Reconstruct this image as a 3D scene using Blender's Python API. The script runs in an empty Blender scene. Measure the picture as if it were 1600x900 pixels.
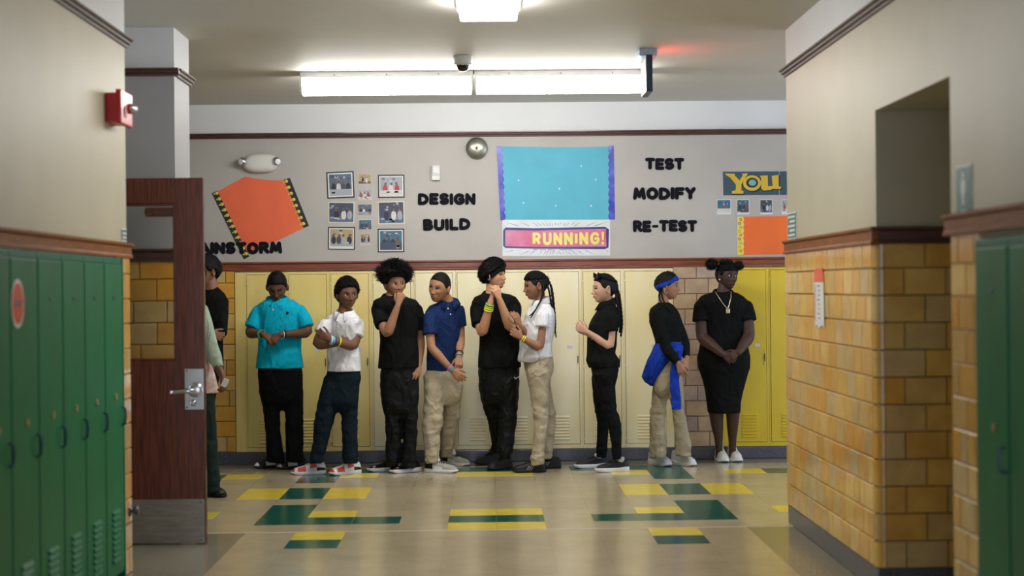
import bpy, bmesh, math, random
import numpy as np
from mathutils import Vector, Matrix, noise
rnd = random.Random(7)
SC = bpy.context.scene
COL = SC.collection
PI = math.pi
# ------------------------------------------------------------------ camera
FPX, TH, RO, CAMZ = 2470.0, 38/2470, 0.010, 1.495
cf = Vector((math.sin(TH), math.cos(TH), 0)); cr0 = Vector((math.cos(TH), -math.sin(TH), 0)); up0 = Vector((0, 0, 1))
cR = cr0*math.cos(RO)-up0*math.sin(RO); cU = up0*math.cos(RO)+cr0*math.sin(RO)
CAM = Vector((0, 0, CAMZ))
cd = bpy.data.cameras.new('camera'); cam = bpy.data.objects.new('camera', cd); COL.objects.link(cam)
M = Matrix((cR, cU, -cf)).transposed().to_4x4(); M.translation = CAM; cam.matrix_world = M
cd.sensor_width = 36; cd.lens = 36*FPX/1600; cd.clip_end = 100; cd.clip_start = .05
cd.dof.use_dof = True; cd.dof.focus_distance = 13.1; cd.dof.aperture_fstop = 1.7
SC.camera = cam
SC.view_settings.view_transform = 'Standard'; SC.view_settings.look = 'None'
SC.view_settings.gamma = 1; SC.view_settings.use_curve_mapping = False
SC.view_settings.exposure = 1.6
# ------------------------------------------------------------------ world: grey daylight that enters at the open corridor ends
w = bpy.data.worlds.new('world'); SC.world = w; w.use_nodes = True
bg = w.node_tree.nodes['Background']; bg.inputs[0].default_value = (.72, .82, 1, 1); bg.inputs[1].default_value = 0.9
LAMP_E = 10.5      # strength of the fluorescent diffusers
def area(name, loc, rot, sx, sy, power, col=(1, .97, .9)):
    l = bpy.data.lights.new(name, 'AREA'); l.shape = 'RECTANGLE'; l.size = sx; l.size_y = sy; l.energy = power; l.color = col
    o = bpy.data.objects.new(name, l); COL.objects.link(o); o.location = loc; o.rotation_euler = rot; return o

# ------------------------------------------------------------------ helpers
def ray(x, y): return cf*FPX+cR*(x-800)-cU*(y-450)
def at(x, y, Y):
    d = ray(x, y); return CAM+d*(Y/d.y)
def atX(x, y, X):
    d = ray(x, y); return CAM+d*(X/d.x)
def gnd(x, y):
    d = ray(x, y); return CAM+d*(-CAMZ/d.z)
def mat(name, col, rough=.6, metal=0., var=0., vscale=6., bump=0., bscale=60., spec=.5, coat=0., emit=None, estr=0., stretch=(1, 1, 1), col2=None, detail=4):
    m = bpy.data.materials.get(name)
    if m: return m
    m = bpy.data.materials.new(name); m.use_nodes = True
    nt = m.node_tree; b = nt.nodes['Principled BSDF']
    b.inputs['Base Color'].default_value = (*col, 1); b.inputs['Roughness'].default_value = rough; b.inputs['Metallic'].default_value = metal
    b.inputs['Specular IOR Level'].default_value = spec; b.inputs['Coat Weight'].default_value = coat; b.inputs['Coat Roughness'].default_value = .12
    if emit: b.inputs['Emission Color'].default_value = (*emit, 1); b.inputs['Emission Strength'].default_value = estr
    if var or bump:
        tc = nt.nodes.new('ShaderNodeTexCoord'); mp = nt.nodes.new('ShaderNodeMapping'); mp.inputs['Scale'].default_value = stretch
        nt.links.new(tc.outputs['Object'], mp.inputs[0])
    if var:
        n = nt.nodes.new('ShaderNodeTexNoise'); n.inputs['Scale'].default_value = vscale; n.inputs['Detail'].default_value = detail
        nt.links.new(mp.outputs[0], n.inputs['Vector'])
        r = nt.nodes.new('ShaderNodeValToRGB'); r.color_ramp.elements[0].position = .3; r.color_ramp.elements[1].position = .7
        c2 = col2 or tuple(min(1, c*(1+var)) for c in col); c1 = col if col2 else tuple(c*(1-var) for c in col)
        r.color_ramp.elements[0].color = (*c1, 1); r.color_ramp.elements[1].color = (*c2, 1)
        nt.links.new(n.outputs['Fac'], r.inputs[0]); nt.links.new(r.outputs[0], b.inputs['Base Color'])
    if bump:
        n2 = nt.nodes.new('ShaderNodeTexNoise'); n2.inputs['Scale'].default_value = bscale; n2.inputs['Detail'].default_value = 3
        nt.links.new(mp.outputs[0], n2.inputs['Vector'])
        bp = nt.nodes.new('ShaderNodeBump'); bp.inputs['Strength'].default_value = bump; bp.inputs['Distance'].default_value = .01
        nt.links.new(n2.outputs['Fac'], bp.inputs['Height']); nt.links.new(bp.outputs[0], b.inputs['Normal'])
    return m
class MB:
    """collects simple shapes that become ONE mesh"""
    def __init__(s): s.v = []; s.f = []; s.mi = []; s.cur = 0
    def add(s, vs, fs, mi=None):
        o = len(s.v); s.v += [tuple(p) for p in vs]; s.f += [tuple(i+o for i in f) for f in fs]
        s.mi += [s.cur if mi is None else mi]*len(fs); return s
    def box(s, x0, y0, z0, x1, y1, z1, mi=None):
        vs = [(x, y, z) for x in (x0, x1) for y in (y0, y1) for z in (z0, z1)]
        return s.add(vs, [(0, 1, 3, 2), (4, 6, 7, 5), (0, 4, 5, 1), (2, 3, 7, 6), (0, 2, 6, 4), (1, 5, 7, 3)], mi)
    def bbox(s, x0, y0, z0, x1, y1, z1, b=.004, mi=None):
        """box with chamfered edges"""
        bm = bmesh.new(); bmesh.ops.create_cube(bm, size=1)
        for v in bm.verts: v.co = Vector((x0+(v.co.x+.5)*(x1-x0), y0+(v.co.y+.5)*(y1-y0), z0+(v.co.z+.5)*(z1-z0)))
        bmesh.ops.bevel(bm, geom=bm.edges[:], offset=b, segments=2, profile=.6, affect='EDGES')
        bm.verts.index_update(); s.add([v.co[:] for v in bm.verts], [[v.index for v in f.verts] for f in bm.faces], mi); bm.free(); return s
    def prism(s, poly, axis, a, b, mi=None):
        """polygon (list of 2-D points) extruded along an axis 'x','y','z' from a to b"""
        n = len(poly)
        def P(p, t): return {'x': (t, p[0], p[1]), 'y': (p[0], t, p[1]), 'z': (p[0], p[1], t)}[axis]
        vs = [P(p, a) for p in poly]+[P(p, b) for p in poly]
        return s.add(vs, [tuple(range(n)), tuple(range(2*n-1, n-1, -1))]+[(i, i+n, (i+1) % n+n, (i+1) % n) for i in range(n)], mi)
    def tube(s, pts, r, n=10, mi=None, cap=True):
        """round tube along points, r scalar or list"""
        pts = [Vector(p) for p in pts]; k = len(pts); rs = r if isinstance(r, (list, tuple)) else [r]*k
        vs = []; fs = []; t0 = None; a = None
        for i, p in enumerate(pts):
            t = (pts[min(i+1, k-1)]-pts[max(i-1, 0)]).normalized()
            if a is None: a = t.orthogonal().normalized()
            else: a = (a-t*a.dot(t)); a = a.normalized() if a.length > 1e-5 else t.orthogonal().normalized()
            b = t.cross(a)
            for j in range(n):
                q = 2*PI*j/n; vs.append(p+(a*math.cos(q)+b*math.sin(q))*rs[i])
        for i in range(k-1):
            for j in range(n): fs.append((i*n+j, i*n+(j+1) % n, (i+1)*n+(j+1) % n, (i+1)*n+j))
        if cap:
            vs.append(pts[0]); c0 = len(vs)-1; vs.append(pts[-1]); c1 = len(vs)-1
            for j in range(n): fs.append((c0, (j+1) % n, j)); fs.append((c1, (k-1)*n+j, (k-1)*n+(j+1) % n))
        return s.add(vs, fs, mi)
    def rings(s, rr, mi=None, n=24, ex=2.25):
        """loft through rings (centre, axis vector A, axis vector B); superellipse sections; capped"""
        vs = []; fs = []; k = len(rr)
        for c, A, B in rr:
            for j in range(n):
                q = 2*PI*j/n; cx, sx = math.cos(q), math.sin(q)
                vs.append(Vector(c)+Vector(A)*math.copysign(abs(cx)**(2/ex), cx)+Vector(B)*math.copysign(abs(sx)**(2/ex), sx))
        for i in range(k-1):
            for j in range(n): fs.append((i*n+j, i*n+(j+1) % n, (i+1)*n+(j+1) % n, (i+1)*n+j))
        vs.append(Vector(rr[0][0])); c0 = len(vs)-1; vs.append(Vector(rr[-1][0])); c1 = len(vs)-1
        for j in range(n): fs.append((c0, (j+1) % n, j)); fs.append((c1, (k-1)*n+j, (k-1)*n+(j+1) % n))
        return s.add(vs, fs, mi)
    def lathe(s, prof, c, axis='z', n=24, mi=None):
        """profile of (r, h) turned about an axis through c"""
        vs = []; fs = []; k = len(prof)
        for r, h in prof:
            for j in range(n):
                q = 2*PI*j/n; a, b = r*math.cos(q), r*math.sin(q)
                p = {'z': (a, b, h), 'y': (a, h, b), 'x': (h, a, b)}[axis]; vs.append((c[0]+p[0], c[1]+p[1], c[2]+p[2]))
        for i in range(k-1):
            for j in range(n): fs.append((i*n+j, i*n+(j+1) % n, (i+1)*n+(j+1) % n, (i+1)*n+j))
        return s.add(vs, fs, mi)
    def mesh(s, name, mats, smooth=False):
        me = bpy.data.meshes.new(name); me.from_pydata(s.v, [], s.f)
        for m in (mats if isinstance(mats, (list, tuple)) else [mats]): me.materials.append(m)
        if any(s.mi): me.polygons.foreach_set('material_index', s.mi)
        bm = bmesh.new(); bm.from_mesh(me); bmesh.ops.recalc_face_normals(bm, faces=bm.faces[:]); bm.to_mesh(me); bm.free()
        if smooth: me.polygons.foreach_set('use_smooth', [True]*len(me.polygons)); 
        return me
    def obj(s, name, mats, parent=None, smooth=False, loc=None):
        """loc: the object's origin; the collected points are world points"""
        if loc is not None: l = Vector(loc); s.v = [tuple(Vector(p)-l) for p in s.v]
        o = bpy.data.objects.new(name, s.mesh(name, mats, smooth)); COL.objects.link(o)
        if loc is not None and parent is None: o.location = loc
        if parent: o.parent = parent
        return o
def new(name, me, parent=None, loc=(0, 0, 0), rz=0):
    o = bpy.data.objects.new(name, me); COL.objects.link(o); o.location = loc; o.rotation_euler[2] = rz
    if parent: o.parent = parent
    return o
def empty(name, loc, rz=0):
    o = bpy.data.objects.new(name, None); COL.objects.link(o); o.location = loc; o.rotation_euler[2] = rz; o.empty_display_size = .1; return o
def tag(o, label, cat, group=None):
    o['label'] = label; o['category'] = cat
    if group: o['group'] = group
    return o
def struct(o): o['kind'] = 'structure'; return o
def dup(root, loc, rz=None):
    r = root.copy(); COL.objects.link(r); r.location = loc
    if rz is not None: r.rotation_euler[2] = rz
    for ch in list(root.children):
        c = ch.copy(); COL.objects.link(c); c.parent = r
        for g in ch.children:
            d = g.copy(); COL.objects.link(d); d.parent = c
    return r
# ------------------------------------------------------------------ materials of the place
PLASTERB = mat('plaster_grey', (.44, .415, .385), .55, var=.05, vscale=2.5, bump=.08, bscale=25)
PLASTER = mat('plaster_beige', (.47, .425, .295), .5, var=.05, vscale=2.5, bump=.08, bscale=25)
PLWHITE = mat('plaster_white', (.74, .75, .76), .6, var=.03, vscale=2, bump=.05, bscale=20)
CEIL = mat('ceiling_paint', (.60, .585, .53), .65, var=.03, vscale=1.5, bump=.06, bscale=12)
WOOD = mat('rail_wood', (.21, .055, .025), .28, var=.45, vscale=5, stretch=(1.2, 6, 22), bump=.05, bscale=40, coat=.3)
WOODO = mat('rail_wood_light', (.23, .078, .014), .5, var=.3, vscale=5, stretch=(6, 1.2, 22), bump=.05, bscale=40, spec=.12)
CROWN = mat('crown_wood', (.075, .025, .02), .35, var=.3, vscale=6, stretch=(2, 2, 20), coat=.2)
CROWNG = mat('crown_taupe', (.085, .055, .04), .55, var=.2, vscale=6, spec=.25)
GROUT = mat('grout', (.20, .135, .085), .9, var=.2, vscale=30)
BASE = mat('base_terrazzo', (.075, .08, .10), .3, var=.35, vscale=90, coat=.25)
TERR = mat('floor_terrazzo', (.22, .195, .14), .25, var=.28, vscale=70, coat=.3, bump=.02, bscale=8)
def floor_mat():
    m = bpy.data.materials.new('floor_vinyl'); m.use_nodes = True; nt = m.node_tree; b = nt.nodes['Principled BSDF']
    tc = nt.nodes.new('ShaderNodeTexCoord')
    n = nt.nodes.new('ShaderNodeTexNoise'); n.inputs['Scale'].default_value = 1.6; n.inputs['Detail'].default_value = 8; n.inputs['Roughness'].default_value = .7
    nt.links.new(tc.outputs['Object'], n.inputs['Vector'])
    r = nt.nodes.new('ShaderNodeValToRGB'); r.color_ramp.elements[0].position = .33; r.color_ramp.elements[1].position = .68
    r.color_ramp.elements[0].color = (.42, .35, .215, 1); r.color_ramp.elements[1].color = (.56, .475, .315, 1)
    nt.links.new(n.outputs['Fac'], r.inputs[0])
    n2 = nt.nodes.new('ShaderNodeTexNoise'); n2.inputs['Scale'].default_value = 120; n2.inputs['Detail'].default_value = 2
    nt.links.new(tc.outputs['Object'], n2.inputs['Vector'])
    mx = nt.nodes.new('ShaderNodeMix'); mx.data_type = 'RGBA'; mx.blend_type = 'MULTIPLY'; mx.inputs[0].default_value = .22
    nt.links.new(r.outputs[0], mx.inputs[6]); nt.links.new(n2.outputs['Color'], mx.inputs[7])
    # faint seams between the twelve inch vinyl squares
    mp = nt.nodes.new('ShaderNodeMapping'); mp.inputs['Location'].default_value = (-.042, -9.78, 0); nt.links.new(tc.outputs['Object'], mp.inputs[0])
    bk = nt.nodes.new('ShaderNodeTexBrick'); bk.offset = 0; bk.inputs['Scale'].default_value = 1; bk.inputs['Brick Width'].default_value = .31; bk.inputs['Row Height'].default_value = .31
    bk.inputs['Mortar Size'].default_value = .0016; bk.inputs['Color1'].default_value = (1, 1, 1, 1); bk.inputs['Color2'].default_value = (.93, .93, .93, 1); bk.inputs['Mortar'].default_value = (.74, .72, .7, 1)
    nt.links.new(mp.outputs[0], bk.inputs['Vector'])
    mx2 = nt.nodes.new('ShaderNodeMix'); mx2.data_type = 'RGBA'; mx2.blend_type = 'MULTIPLY'; mx2.inputs[0].default_value = .6
    nt.links.new(mx.outputs[2], mx2.inputs[6]); nt.links.new(bk.outputs['Color'], mx2.inputs[7]); nt.links.new(mx2.outputs[2], b.inputs['Base Color'])
    b.inputs['Roughness'].default_value = .22; b.inputs['Coat Weight'].default_value = .25; b.inputs['Coat Roughness'].default_value = .1
    n3 = nt.nodes.new('ShaderNodeTexNoise'); n3.inputs['Scale'].default_value = 5; n3.inputs['Detail'].default_value = 3; nt.links.new(tc.outputs['Object'], n3.inputs['Vector'])
    bp = nt.nodes.new('ShaderNodeBump'); bp.inputs['Strength'].default_value = .035; bp.inputs['Distance'].default_value = .02
    nt.links.new(n3.outputs['Fac'], bp.inputs['Height']); nt.links.new(bp.outputs[0], b.inputs['Normal'])
    return m
VINYL = floor_mat()
VGREEN = mat('vinyl_green', (.004, .085, .06), .22, var=.35, vscale=9, coat=.2, detail=6, spec=.4)
VYELL = mat('vinyl_yellow', (.74, .57, .07), .22, var=.1, vscale=9, coat=.25)
STRIP = mat('divider_strip', (.55, .50, .42), .35, var=.1, vscale=20)
def tile_mat(name, cols, rough=.16):
    m = bpy.data.materials.new(name); m.use_nodes = True; nt = m.node_tree; b = nt.nodes['Principled BSDF']
    oi = nt.nodes.new('ShaderNodeObjectInfo'); r = nt.nodes.new('ShaderNodeValToRGB'); r.color_ramp.interpolation = 'CONSTANT'
    while len(r.color_ramp.elements) < len(cols): r.color_ramp.elements.new(.5)
    for i, c in enumerate(cols): r.color_ramp.elements[i].position = i/len(cols); r.color_ramp.elements[i].color = (*c, 1)
    nt.links.new(oi.outputs['Random'], r.inputs[0])
    tc = nt.nodes.new('ShaderNodeTexCoord'); n = nt.nodes.new('ShaderNodeTexNoise'); n.inputs['Scale'].default_value = 9; n.inputs['Detail'].default_value = 5
    add = nt.nodes.new('ShaderNodeVectorMath'); add.operation = 'ADD'; nt.links.new(tc.outputs['Object'], add.inputs[0]); nt.links.new(oi.outputs['Location'], add.inputs[1])
    nt.links.new(add.outputs[0], n.inputs['Vector'])
    mx = nt.nodes.new('ShaderNodeMix'); mx.data_type = 'RGBA'; mx.blend_type = 'OVERLAY'; mx.inputs[0].default_value = .35
    nt.links.new(r.outputs[0], mx.inputs[6]); nt.links.new(n.outputs['Fac'], mx.inputs[7]); nt.links.new(mx.outputs[2], b.inputs['Base Color'])
    b.inputs['Roughness'].default_value = rough; b.inputs['Specular IOR Level'].default_value = .38; b.inputs['Coat Weight'].default_value = .1; b.inputs['Coat Roughness'].default_value = .08
    bp = nt.nodes.new('ShaderNodeBump'); bp.inputs['Strength'].default_value = .06; bp.inputs['Distance'].default_value = .01
    nt.links.new(n.outputs['Fac'], bp.inputs['Height']); nt.links.new(bp.outputs[0], b.inputs['Normal'])
    return m
TILEO = tile_mat('glazed_tile_ochre', [(.64, .36, .075), (.62, .38, .11), (.68, .40, .085), (.57, .36, .12), (.67, .35, .06), (.55, .38, .15), (.72, .45, .13), (.62, .33, .065), (.58, .40, .17), (.68, .34, .05)])
TILECOOL = tile_mat('glazed_tile_cool_lit', [(.50, .36, .24), (.44, .33, .26), (.52, .36, .22), (.40, .32, .27), (.48, .37, .29), (.54, .38, .23)])  # ochre glaze with cool light painted into the tint
# ------------------------------------------------------------------ floor
RW, LW, BK, CZ = 1.89, -1.933, 13.66, 3.10       # right wall, left wall, back wall faces, ceiling height
m = MB().box(-5, 9.79, -.1, 5.5, 13.30, 0).box(-1.508, -2, -.1, 1.592, 9.77, 0)
floor = struct(m.obj('floor', VINYL))
struct(MB().box(-4.5, -2, -.1, -1.508, 9.77, 0).obj('floor_border_left', TERR))
struct(MB().box(1.592, -2, -.1, 4, 9.77, 0).obj('floor_border_right', TERR))
struct(MB().box(-5, 13.30, -.1, 5.5, 14.2, 0).obj('floor_border_back', TERR))
struct(MB().box(-5, 9.77, -.1, 5.5, 9.79, .0006).obj('trim_1', STRIP))
P = .31
def fx(k): return .042+P*k
def fy(j): return 9.78+P*j
def floor_tiles(k0, k1, j0, j1, m, name):
    for k in range(k0, k1):
        for j in range(j0, j1):
            g = .0012
            key = 'floor_tile_'+name; me = bpy.data.meshes.get(key)
            if not me: me = MB().bbox(-P/2+g, -P/2+g, -.002, P/2-g, P/2-g, .0012, .0006).mesh(key, m)
            new('floor_tile', me, floor, (fx(k+.5), fy(j+.5)+(.012 if j == 0 else 0), 0))
def green(*a): floor_tiles(*a, VGREEN, 'green')
def yell(*a): floor_tiles(*a, VYELL, 'yellow')
for s in (0, 1):
    def K(a, b): return (a, b) if s else (-b, -a)
    yell(*K(5, 6), 5, 7); green(*K(4, 5), 5, 7); yell(*K(3, 4), 5, 7)
    for j0, up in ((1, 1), (8, 0)):
        green(*K(4, 5), j0, j0+3)
        jb = j0 if up else j0+2
        green(*K(2, 4), jb, jb+1); yell(*K(3, 4), j0+1, j0+2); yell(*K(6, 7), j0+1, j0+2); green(*K(7, 8), j0+1, j0+2)
    for k in [K(3, 4)]:
        yell(*k, -1, 0); green(*k, -2, -1)
yell(-1, 1, 0, 1); green(-1, 1, 1, 2); yell(-1, 1, 2, 3); yell(-1, 1, 9, 10); green(-1, 1, 10, 11)
# ------------------------------------------------------------------ ceiling and walls
struct(MB().box(-5, -2, CZ, 5.5, 14.2, CZ+.15).obj('ceiling', CEIL))
RZ0, RZ1 = 1.675, 1.755        # wooden rail
R0, R1 = 1.69, 1.775
CZ0, CZ1 = 2.805, 2.85         # picture rail
def plaster(name, x0, y0, x1, y1, z0=0., zb=CZ0, zt=CZ, m=PLASTER):
    b = MB(); b.box(x0, y0, z0, x1, y1, zb, 0).box(x0, y0, zb, x1, y1, zt, 1)
    return struct(b.obj(name, [m, PLWHITE]))
wl0 = plaster('wall_left', -4.5, -2, LW, 8.50, RZ0-.006)
struct(MB().box(-4.5, -2, 0, LW-.262, 8.206, RZ0-.0065).obj('wall_left_recess', GROUT))
wl = struct(MB().box(-4.5, 8.2065, 0, LW, 8.50, RZ0-.0065).obj('wall_left_end', PLASTER))
PLSHADE = mat('plaster_painted_shade', (.36, .355, .355), .55, var=.05, vscale=2.5, bump=.08, bscale=25)  # the pier's cool shade is painted into its plaster colour
wlf = plaster('wall_left_far', -4.5, 9.64, -1.893, 10.12, m=PLSHADE)
wb = plaster('wall_back', -5, BK+.02, 5.5, BK+.12, RZ0-.02, m=PLASTERB)
struct(MB().box(-5, 14.06, 0, 5.5, 14.2, CZ).obj('wall_back_recess', GROUT))
wr = plaster('wall_right', RW, 7.65, 3.6, 9.92)
wrn0 = plaster('wall_right_near', RW, -2, 3.6, 6.41, R0-.02)
struct(MB().box(RW+.275, -2, 0, 3.6, 6.0005, R0-.0205).obj('wall_right_recess', GROUT))
wrn = struct(MB().box(RW, 6.001, 0, 3.6, 6.41, R0-.0205).obj('wall_right_end', PLASTER))
wln = plaster('wall_right_lintel', RW, 6.4101, 3.6, 7.6499, 2.34)
struct(MB().box(3.2, 6.4101, 0, 3.6, 7.6499, 2.34).obj('wall_right_alcove', PLASTER))
struct(MB().box(-5, 10.12, 0, -4.9, 13.66, CZ).obj('wall_cross_left', PLASTER))
# lower back wall pieces that carry tile
TB = []
for x0, x1 in ((-5, -2.178), (1.604, 2.02), (3.14, 5.5)):
    TB.append(struct(MB().box(x0, BK+.012, 0, x1, 14.0, RZ0-.021).obj('wall_back_lower', GROUT)))
# plaster corner soft bead at the right wall end
# ------------------------------------------------------------------ rails, crown, bases (trim)
tn = [1]
def trim(prof, axis, a, b, m):
    tn[0] += 1; return struct(MB().prism(prof, axis, a, b).obj('trim_%d' % tn[0], m))
def railprof(f, sgn, z0=RZ0, z1=RZ1, d=.035):   # f: wall face coordinate, sgn: outward direction
    return [(f, z0), (f+sgn*d*.8, z0), (f+sgn*d*.8, z0+.012), (f+sgn*d*.62, z0+.02), (f+sgn*d*.62, z1-.022), (f+sgn*d, z1-.014), (f+sgn*d, z1-.003), (f+sgn*d*.85, z1), (f, z1)]
def crownprof(f, sgn, z0=CZ0, z1=CZ1): 
    return [(f, z0), (f+sgn*.012, z0), (f+sgn*.014, z0+.014), (f+sgn*.028, z0+.018), (f+sgn*.030, z0+.03), (f+sgn*.042, z0+.036), (f+sgn*.042, z1), (f, z1)]
trim(railprof(BK+.02, -1, 1.664, 1.741), 'x', -5, 5.5, WOOD)
trim(crownprof(BK+.02, -1), 'x', -5, 5.5, CROWN)
trim(railprof(LW, 1), 'y', -2, 8.53, WOODO); trim(crownprof(LW, 1), 'y', -2, 8.53, CROWNG)
trim(railprof(9.64, -1), 'x', -4.5, -1.87, CROWN); trim(crownprof(9.64, -1), 'x', -4.5, -1.86, CROWN)
trim(railprof(-1.893, 1), 'y', 9.645, 10.12, WOODO); trim(crownprof(-1.893, 1), 'y', 9.645, 10.14, CROWNG)
trim(railprof(RW, -1, R0, R1), 'y', 7.62, 9.93, WOODO); trim(railprof(RW, -1, R0, R1), 'y', -2, 6.44, WOODO); trim(crownprof(RW, -1), 'y', -2, 9.94, CROWNG)
trim(railprof(7.65, -1, R0, R1), 'x', 1.862, 3.2, CROWN)
def base(name, x0, y0, x1, y1, h=.112):
    return struct(MB().bbox(x0, y0, 0.0005, x1, y1, h, .008).obj(name, BASE))
base('baseboard_back', -5, BK-.035, 5.5, 14.0, .104)
base('baseboard_right', RW-.012, 7.64, 3.2, 9.93, .117)
base('baseboard_right_near', RW-.012, 6.002, 3.2, 6.42, .117)
base('baseboard_left_far', -4.5, 9.625, -1.878, 10.13, .112)
# ------------------------------------------------------------------ glazed wall tiles, one object each
CH, TW, TT = .1325, .2032, .018
tcache = {}
def tile_me(wd, h, m):
    k = (round(wd, 3), round(h, 3), m.name)
    if k not in tcache:
        g = .0022; b = .005; x1, z1 = wd-g, h-g
        vs = [(g, 0.0, g), (x1, 0.0, g), (x1, 0.0, z1), (g, 0.0, z1)]
        fr = [(g+b, -TT, g+b), (x1-b, -TT, g+b), (x1-b, -TT, z1-b), (g+b, -TT, z1-b)]
        md = [(g, -TT+.005, g), (x1, -TT+.005, g), (x1, -TT+.005, z1), (g, -TT+.005, z1)]
        vs = vs+md+fr; fs = [(8, 9, 10, 11)]
        for a in (0, 4): fs += [(a+i, a+(i+1) % 4, a+4+(i+1) % 4, a+4+i) for i in range(4)]
        tcache[k] = MB().add(vs, fs).mesh('tile', m)
    return tcache[k]
def tile_run(parent, x, y, rz, length, z0, ztop, m, seed, first=0):
    """courses of tile along local +x from (x, y); face looks along local -y"""
    r = random.Random(seed); c, s = math.cos(rz), math.sin(rz); n = 0; z = z0
    while z < ztop-.02:
        h = min(CH, ztop-z); u = 0.
        wd = TW if (n+first) % 2 == 0 else TW/2
        while u < length-.012:
            wd = min(wd, length-u)
            if length-u-wd < .03: wd = length-u
            new('tile', tile_me(wd, h, m), parent, (x+c*u, y+s*u, z), rz); u += wd
            wd = TW if r.random() > .14 else TW*r.choice((.5, .62, .8))
        z += CH; n += 1
# grout beds behind the tiles are the walls themselves: thin grout skins
def skin(name, *b): return MB().box(*b)
def grout(parent, *b): return MB().box(*b).obj('grout_bed', GROUT, parent)
tile_run(TB[0], -2.97, BK+.012, 0, .79, .104, RZ0-.01, TILEO, 1)
tile_run(TB[1], 1.604, BK+.012, 0, .415, .104, RZ0-.01, TILECOOL, 2, 1)
BN = .028   # corner bullnose radius
grout(wr, RW-.002, 7.68, .1, RW+.01, 9.915, R0)
tile_run(wr, RW-.001, 9.92, -PI/2, 9.92-7.65-BN, .117, R0+.005, TILEO, 3)
grout(wr, RW+BN, 7.648, .1, 3.2, 7.66, R0)
tile_run(wr, RW+BN, 7.649, 0, .75, .117, R0+.005, TILEO, 4, 1)
def bullnose(parent, cx, cy, a0, z0, ztop, m):
    """quarter-round corner tiles; centre of curvature (cx, cy), from angle a0 to a0+90"""
    z = z0
    while z < ztop-.02:
        h = min(CH, ztop-z)-.006; b = MB(); n = 7; rr = BN+TT
        p = [(0, 0)]+[(rr*math.cos(a0+PI/2*i/(n-1)), rr*math.sin(a0+PI/2*i/(n-1))) for i in range(n)]
        b.add([(x_, y_, zz) for zz in (.003, h) for x_, y_ in p[1:]], [(i, i+1, n+i+1, n+i) for i in range(n-1)])
        b.add([(x_, y_, .003) for x_, y_ in p], [tuple(range(n+1))]); b.add([(x_, y_, h) for x_, y_ in p], [tuple(range(n+1))]); o = new('corner_tile', b.mesh('corner_tile', m, True), parent, (cx, cy, z)); z += CH
bullnose(wr, RW+BN, 7.65+BN, PI, .117, R0+.005, TILEO)
grout(wrn, RW-.002, 6.03, .1, RW+.01, 6.40, R0)
tile_run(wrn, RW-.001+.012, 6.40, -PI/2, .385, .117, R0+.005, TILEO, 5)
grout(wl, LW-.01, 8.208, 0, LW+.002, 8.495, RZ0)
tile_run(wl, LW+.001, 8.208, PI/2, .285, .0, RZ0+.005, TILEO, 6)
grout(wlf, -2.75, 9.638, .1, -1.9, 9.65, RZ0)
tile_run(wlf, -2.72, 9.639, 0, .825, .112, RZ0+.005, TILEO, 8, 1)
grout(wlf, -1.90, 9.66, .1, -1.891, 10.11, RZ0)
tile_run(wlf, -1.892, 9.66, PI/2, .45, .112, RZ0+.005, TILEO, 9, 0)
# ------------------------------------------------------------------ lockers
YL = [mat('locker_paint_and_light_%d' % i, c, .32, var=.25, vscale=2.2, stretch=(2.5, 1, 1), col2=c2, coat=.15, bump=.02, bscale=5) for i, (c, c2) in enumerate([  # middle creams mix real fading with painted lamp glare; last tone paints falloff
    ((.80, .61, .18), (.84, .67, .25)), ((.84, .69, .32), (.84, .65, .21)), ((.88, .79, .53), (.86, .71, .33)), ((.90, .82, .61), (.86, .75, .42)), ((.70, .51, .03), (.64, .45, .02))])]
GREEN = mat('locker_green', (.003, .15, .052), .42, var=.15, vscale=3, bump=.03, bscale=6, spec=.22)
GREEN2 = mat('locker_green_frame', (.003, .14, .07), .42, var=.1, vscale=3, spec=.22)
DARKGAP = mat('locker_gap', (.05, .04, .02), .8, var=.2)
STEEL = mat('steel', (.55, .55, .57), .25, 1., var=.15, vscale=12)
DSTEEL = mat('dark_steel', (.12, .12, .13), .35, .9, var=.2, vscale=20)
BLUEH = mat('blue_handle', (.02, .05, .12), .3, .3, var=.2, vscale=30)
PLATE = mat('number_plate', (.62, .62, .72), .4, var=.12, vscale=60)
RIVET = mat('locker_disc', (.33, .24, .13), .4, .3, var=.2, vscale=40)
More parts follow.
